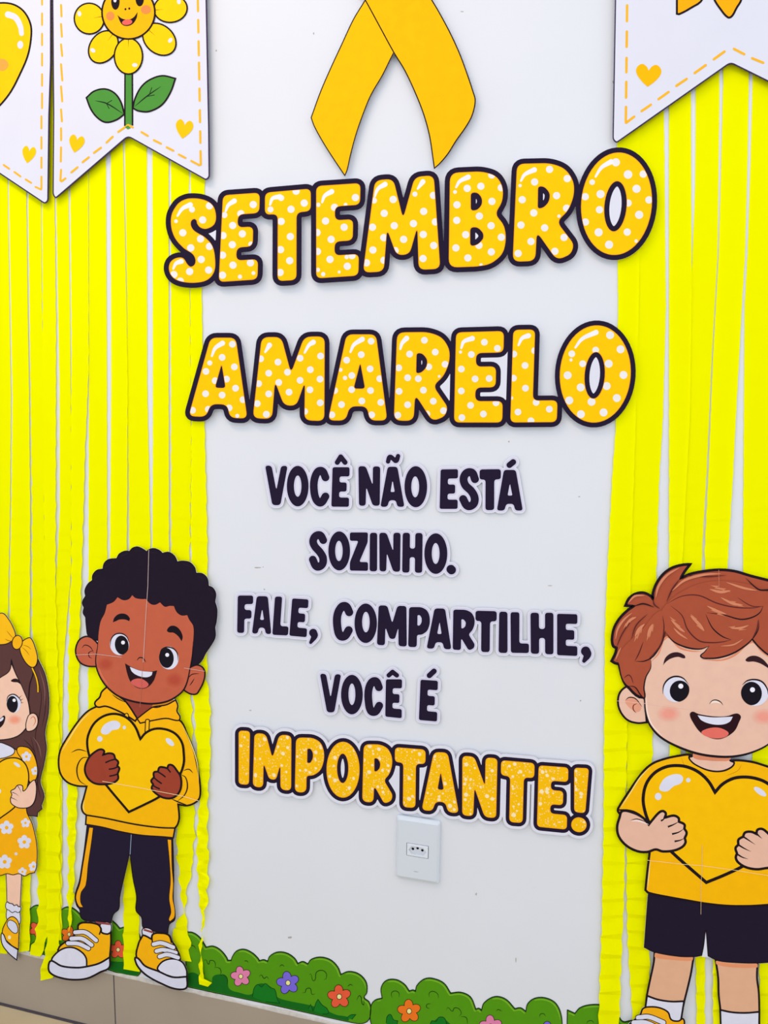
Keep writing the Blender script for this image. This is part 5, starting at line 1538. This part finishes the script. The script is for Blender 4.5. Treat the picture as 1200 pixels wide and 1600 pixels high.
for _op in [('l', kT([(330, 850), (600, 880), (720, 888)]), 0.7, J2), ('l', kT([(720, 888), (950, 920), (1200, 960)]), 0.7, J2), ('l', kT([(727, 740), (725, 888), (718, 1010), (716, 1240)]), 0.6, M((220, 190, 150))), ('l', kH([(110, 1085), (330, 1105), (620, 1140), (760, 1165)]), 0.5, M((246, 214, 196))), ('l', kH([(845, 140), (846, 280)]), 0.5, M((220, 150, 120)))]:
    c.part('sheet_join', [_op], label='pale line where two sheets meet')

# ------------------------------------------------------------------ girl in a daisy dress
kG = K(0, 930, 1600 / 590.)
SK3 = (246, 200, 172)
SKIN3 = M(SK3)
HG, HGD = M((92, 58, 54)), M((52, 28, 30))
hair3 = smooth(kG([(-40, 150), (60, 190), (140, 240), (170, 290), (192, 340), (206, 420), (205, 500), (190, 580), (196, 650), (185, 720), (170, 790), (187, 850), (175, 890, 1), (178, 905, 1), (160, 920, 1), (158, 938, 1), (140, 935), (120, 935, 1), (-60, 700), (-250, 935), (-290, 700), (-310, 450), (-270, 280), (-160, 180)]))
bowR = smooth(kG([(88, 205), (110, 185), (130, 182), (150, 225), (159, 270), (150, 300), (132, 305), (105, 280), (85, 235)]))
bowL = smooth(kG([(66, 172), (55, 135), (35, 100), (10, 76), (-20, 90), (-40, 140), (-30, 200), (20, 208), (55, 190)]))
knot = ellipse(*kG([(73, 200)])[0], 8.0, 11.0, 10)
face3 = smooth(kG([(-220, 420), (-40, 270), (30, 270), (70, 340), (105, 410), (121, 460), (126, 520), (112, 560), (72, 598), (0, 613), (-80, 605), (-170, 570), (-215, 500)]))
ear3 = smooth(kG([(118, 515), (140, 500), (158, 515), (158, 550), (140, 572), (112, 572)]))
fr3 = smooth(kG([(-40, 180), (60, 200), (115, 250), (140, 320), (125, 380), (120, 450, 1), (90, 380), (62, 320), (48, 270, 1), (40, 320), (0, 350, 1), (-160, 440), (-240, 470), (-180, 260)]))
dress = smooth(kG([(-150, 640), (0, 640), (60, 650), (105, 700), (125, 800), (112, 910), (137, 970), (156, 1060), (155, 1150), (146, 1176, 1), (125, 1180), (105, 1190), (80, 1180), (55, 1185), (30, 1180), (0, 1188), (-80, 1185), (-230, 1170), (-210, 1000), (-170, 800)]))
collar3 = smooth(kG([(-90, 640), (0, 625), (15, 628), (58, 650), (60, 668), (40, 682), (0, 692), (-90, 690)]))
slv3 = smooth(kG([(72, 650), (115, 645), (140, 670), (157, 720), (158, 760), (148, 785), (128, 795), (112, 740), (95, 700)]))
heart3 = smooth(kG([(-35, 745, 1), (0, 707), (40, 690), (85, 695), (114, 728), (121, 785), (102, 848), (60, 900), (0, 945), (-40, 975, 1), (-140, 880), (-180, 780), (-160, 710), (-100, 690), (-60, 705)]))
hand3 = smooth(kG([(128, 795), (148, 785), (152, 850), (132, 893), (85, 902), (50, 885), (44, 865), (50, 845), (46, 830), (62, 820), (75, 805), (95, 808), (100, 830)]))
leg3 = smooth(kG([(25, 1170, 1), (28, 1240), (30, 1330, 1), (84, 1350, 1), (88, 1260), (92, 1170, 1)]))
leg3b = smooth(kG([(-120, 1170, 1), (-115, 1350, 1), (-60, 1350, 1), (-52, 1170, 1)]))
sock3 = smooth(kG([(32, 1310, 1), (30, 1375), (78, 1400), (84, 1330, 1)]))
frill3 = smooth(kG([(24, 1310), (30, 1300), (40, 1306), (52, 1308), (60, 1316), (70, 1312), (78, 1320), (88, 1322), (86, 1338), (76, 1345), (64, 1340), (52, 1345), (38, 1335), (26, 1328)]))
shoe3 = smooth(kG([(28, 1380), (50, 1362), (72, 1375), (82, 1400, 1), (78, 1500, 1), (45, 1480), (10, 1435)]))
sole3 = smooth(kG([(4, 1452), (10, 1432), (30, 1470), (76, 1503, 1), (71, 1546, 1), (40, 1520), (12, 1485)]))
shoe3b = smooth(kG([(-120, 1380), (-90, 1362), (-60, 1375), (-50, 1480), (-80, 1540), (-140, 1540), (-150, 1470)]))
c = Card('girl_cutout', 'paper cutout of a cartoon girl with long brown hair and a yellow daisy dress', 'cutout', (10, 1500), 0.0094, 'cartoon children pasted on the wall')
sil = silhouette([hair3, bowR, bowL, knot, face3, ear3, dress, slv3, hand3, leg3, leg3b, sock3, frill3, shoe3, sole3, shoe3b], 0.7, 1.2)
c.backing(sil, PAPER, 0.0010)
c.pads([(5, 1030), (50, 1030), (10, 1330), (40, 1330)], 0.0086, 0.0068)
h = c.part('hair', fo(hair3, HG, 1.4), label='long wavy dark brown hair')
for _op in [('l', smooth(kG(q), False), 1.2, HGD, 1) for q in ([(150, 330), (175, 420), (165, 520), (150, 600), (165, 680)], [(190, 380), (192, 480), (178, 560)], [(130, 600), (150, 680), (160, 760), (150, 850)], [(170, 720), (160, 800), (172, 860)], [(100, 610), (130, 640), (150, 670)])]:
    c.part('hair_wave', [_op] + [('l', smooth(kG(q), False), 1.6, M((132, 92, 84)), 1) for q in ([(165, 310), (188, 390), (190, 470)], [(140, 600), (165, 640), (175, 690)])], parent=h)
for lg in (leg3b, leg3):
    c.part('leg', fo(lg, SKIN3, 1.2))
d = c.part('dress', fo(dress, M((252, 178, 14)), 1.4), label='yellow dress with white daisies')


def daisy(x, y, R, parent, clip=None):
    g = Grid(x - R - 3, y - R - 3, x + R + 3, y + R + 3, 0.6)
    U = None
    for i in range(5):
        a = math.radians(-90 + 72 * i)
        s = g.disc(x + R * .6 * math.cos(a), y + R * .6 * math.sin(a), R * .40)
        U = s if U is None else np.minimum(U, s)
    if clip is not None:
        U = np.maximum(U, g.poly([clip]) + 0.8)
    cl = g.contour(U, 0)
    if cl:
        c.part('daisy', [('f', cl, WHITE), ('f', ellipse(x, y, R * .26, R * .26), M((252, 178, 14)))], parent=parent)


for q, R in (((28, 985), 11), ((108, 965), 7.5), ((103, 1046), 11), ((20, 1130), 11.5), ((142, 1150), 8), ((95, 1172), 7), ((68, 1096), 2.6)):
    daisy(*kG([q])[0], R, d, dress)
sl = c.part('sleeve', fo(slv3, M((252, 182, 16)), 1.4), parent=d)
daisy(*kG([(112, 684)])[0], 8, d, slv3)
daisy(*kG([(150, 745)])[0], 7, d, slv3)
c.part('collar', fo(collar3, WHITE, 1.3), parent=d)
hh = c.part('heart', fo(heart3, M((255, 194, 8)), 2.0), label='glossy yellow heart')
for _op in [('f', ellipse(*kG([(72, 718)])[0], 6.0, 2.4, 35), WHITE), ('f', ellipse(*kG([(0, 830)])[0], 1.6, 3.2), WHITE)]:
    c.part('printed_shine', [_op], parent=hh)
o = c.part('hand', fo(hand3, SKIN3, 1.5))
for _op in [('l', smooth(kG(q), False), 1.2, LINE, 2) for q in ([(75, 808), (85, 825), (90, 840)], [(52, 835), (68, 842), (80, 852)], [(48, 858), (62, 864), (75, 872)])]:
    c.part('finger_line', [_op], parent=o)
f = c.part('face', fo(face3, SKIN3, 1.5), label='fair face with open smile')
o = c.part('ear', fo(ear3, SKIN3, 1.4))
for _op in [('l', smooth(kG([(128, 525), (142, 515), (150, 535), (140, 555)]), False), 1.2, M((190, 90, 60)), 1)]:
    c.part('ear_fold', [_op], parent=o)
blush(c, *kG([(62, 528)])[0], 11, 8, SK3, (246, 158, 128), f)
c.part('eyebrow', [('f', smooth(kG([(46, 362), (65, 353), (82, 362), (92, 382, 1), (75, 370), (55, 368)])), M((44, 24, 28)))], parent=f)
eye(c, kG, (58, 460), (30, 38), (52, 463), (24, 36), (60, 445, 7), [(28, 450), (35, 428), (58, 420), (80, 435), (92, 455)], f, 0, 1.8)
for _op in [('l', kG([(80, 436), (93, 424)]), 1.2, LINE, 2), ('l', kG([(86, 446), (99, 438)]), 1.2, LINE, 2), ('l', kG([(89, 456), (100, 455)]), 1.2, LINE, 2)]:
    c.part('eyelash', [_op], parent=f)
c.part('mouth', [('f', smooth(kG([(-40, 520), (0, 522), (18, 510), (21, 528), (8, 555), (-20, 570), (-45, 550)])), M((40, 20, 24))), ('f', smooth(kG([(-35, 524), (0, 525), (14, 517), (8, 532), (-20, 538)])), WHITE)], parent=f)
c.part('fringe', fo(fr3, HG, 1.3), parent=h)
c.part('headband', [('l', smooth(kG([(136, 308), (152, 345), (160, 380), (161, 412)]), False), 3.0, LINE), ('l', smooth(kG([(136, 308), (152, 345), (160, 380), (161, 411)]), False), 1.9, YEL)], parent=h)
o = c.part('bow', fo(bowL, M((255, 190, 20)), 1.5) + fo(bowR, M((255, 190, 20)), 1.5) + fo(knot, M((250, 180, 16)), 1.5), label='yellow hair bow')
for _op in [('l', smooth(kG(q), False), 1.0, M((170, 100, 16)), 1) for q in ([(58, 185), (40, 165), (28, 150)], [(56, 195), (35, 192), (20, 185)], [(92, 220), (110, 235), (125, 255)], [(95, 210), (118, 218), (132, 230)])]:
    c.part('bow_fold', [_op], parent=o)
c.part('sock', fo(sock3, WHITE, 1.2))
s = c.part('shoe', fo(shoe3, M((252, 182, 14)), 1.5), label='yellow strap shoe')
c.part('strap_opening', fo(smooth(kG([(30, 1395), (38, 1378), (58, 1382), (72, 1398), (74, 1428), (60, 1432), (40, 1415)])), M((216, 218, 236)), 1.2), parent=s)
c.part('shoe_button', [('f', ellipse(*kG([(40, 1450)])[0], 2.4, 3.0), M((255, 240, 190)))], parent=s)
c.part('sole', fo(sole3, M((218, 218, 234)), 1.7), parent=s)
c.part('shoe', fo(shoe3b, M((252, 182, 14)), 1.5), label='yellow strap shoe')
c.part('sock_frill', fo(frill3, WHITE, 1.2))
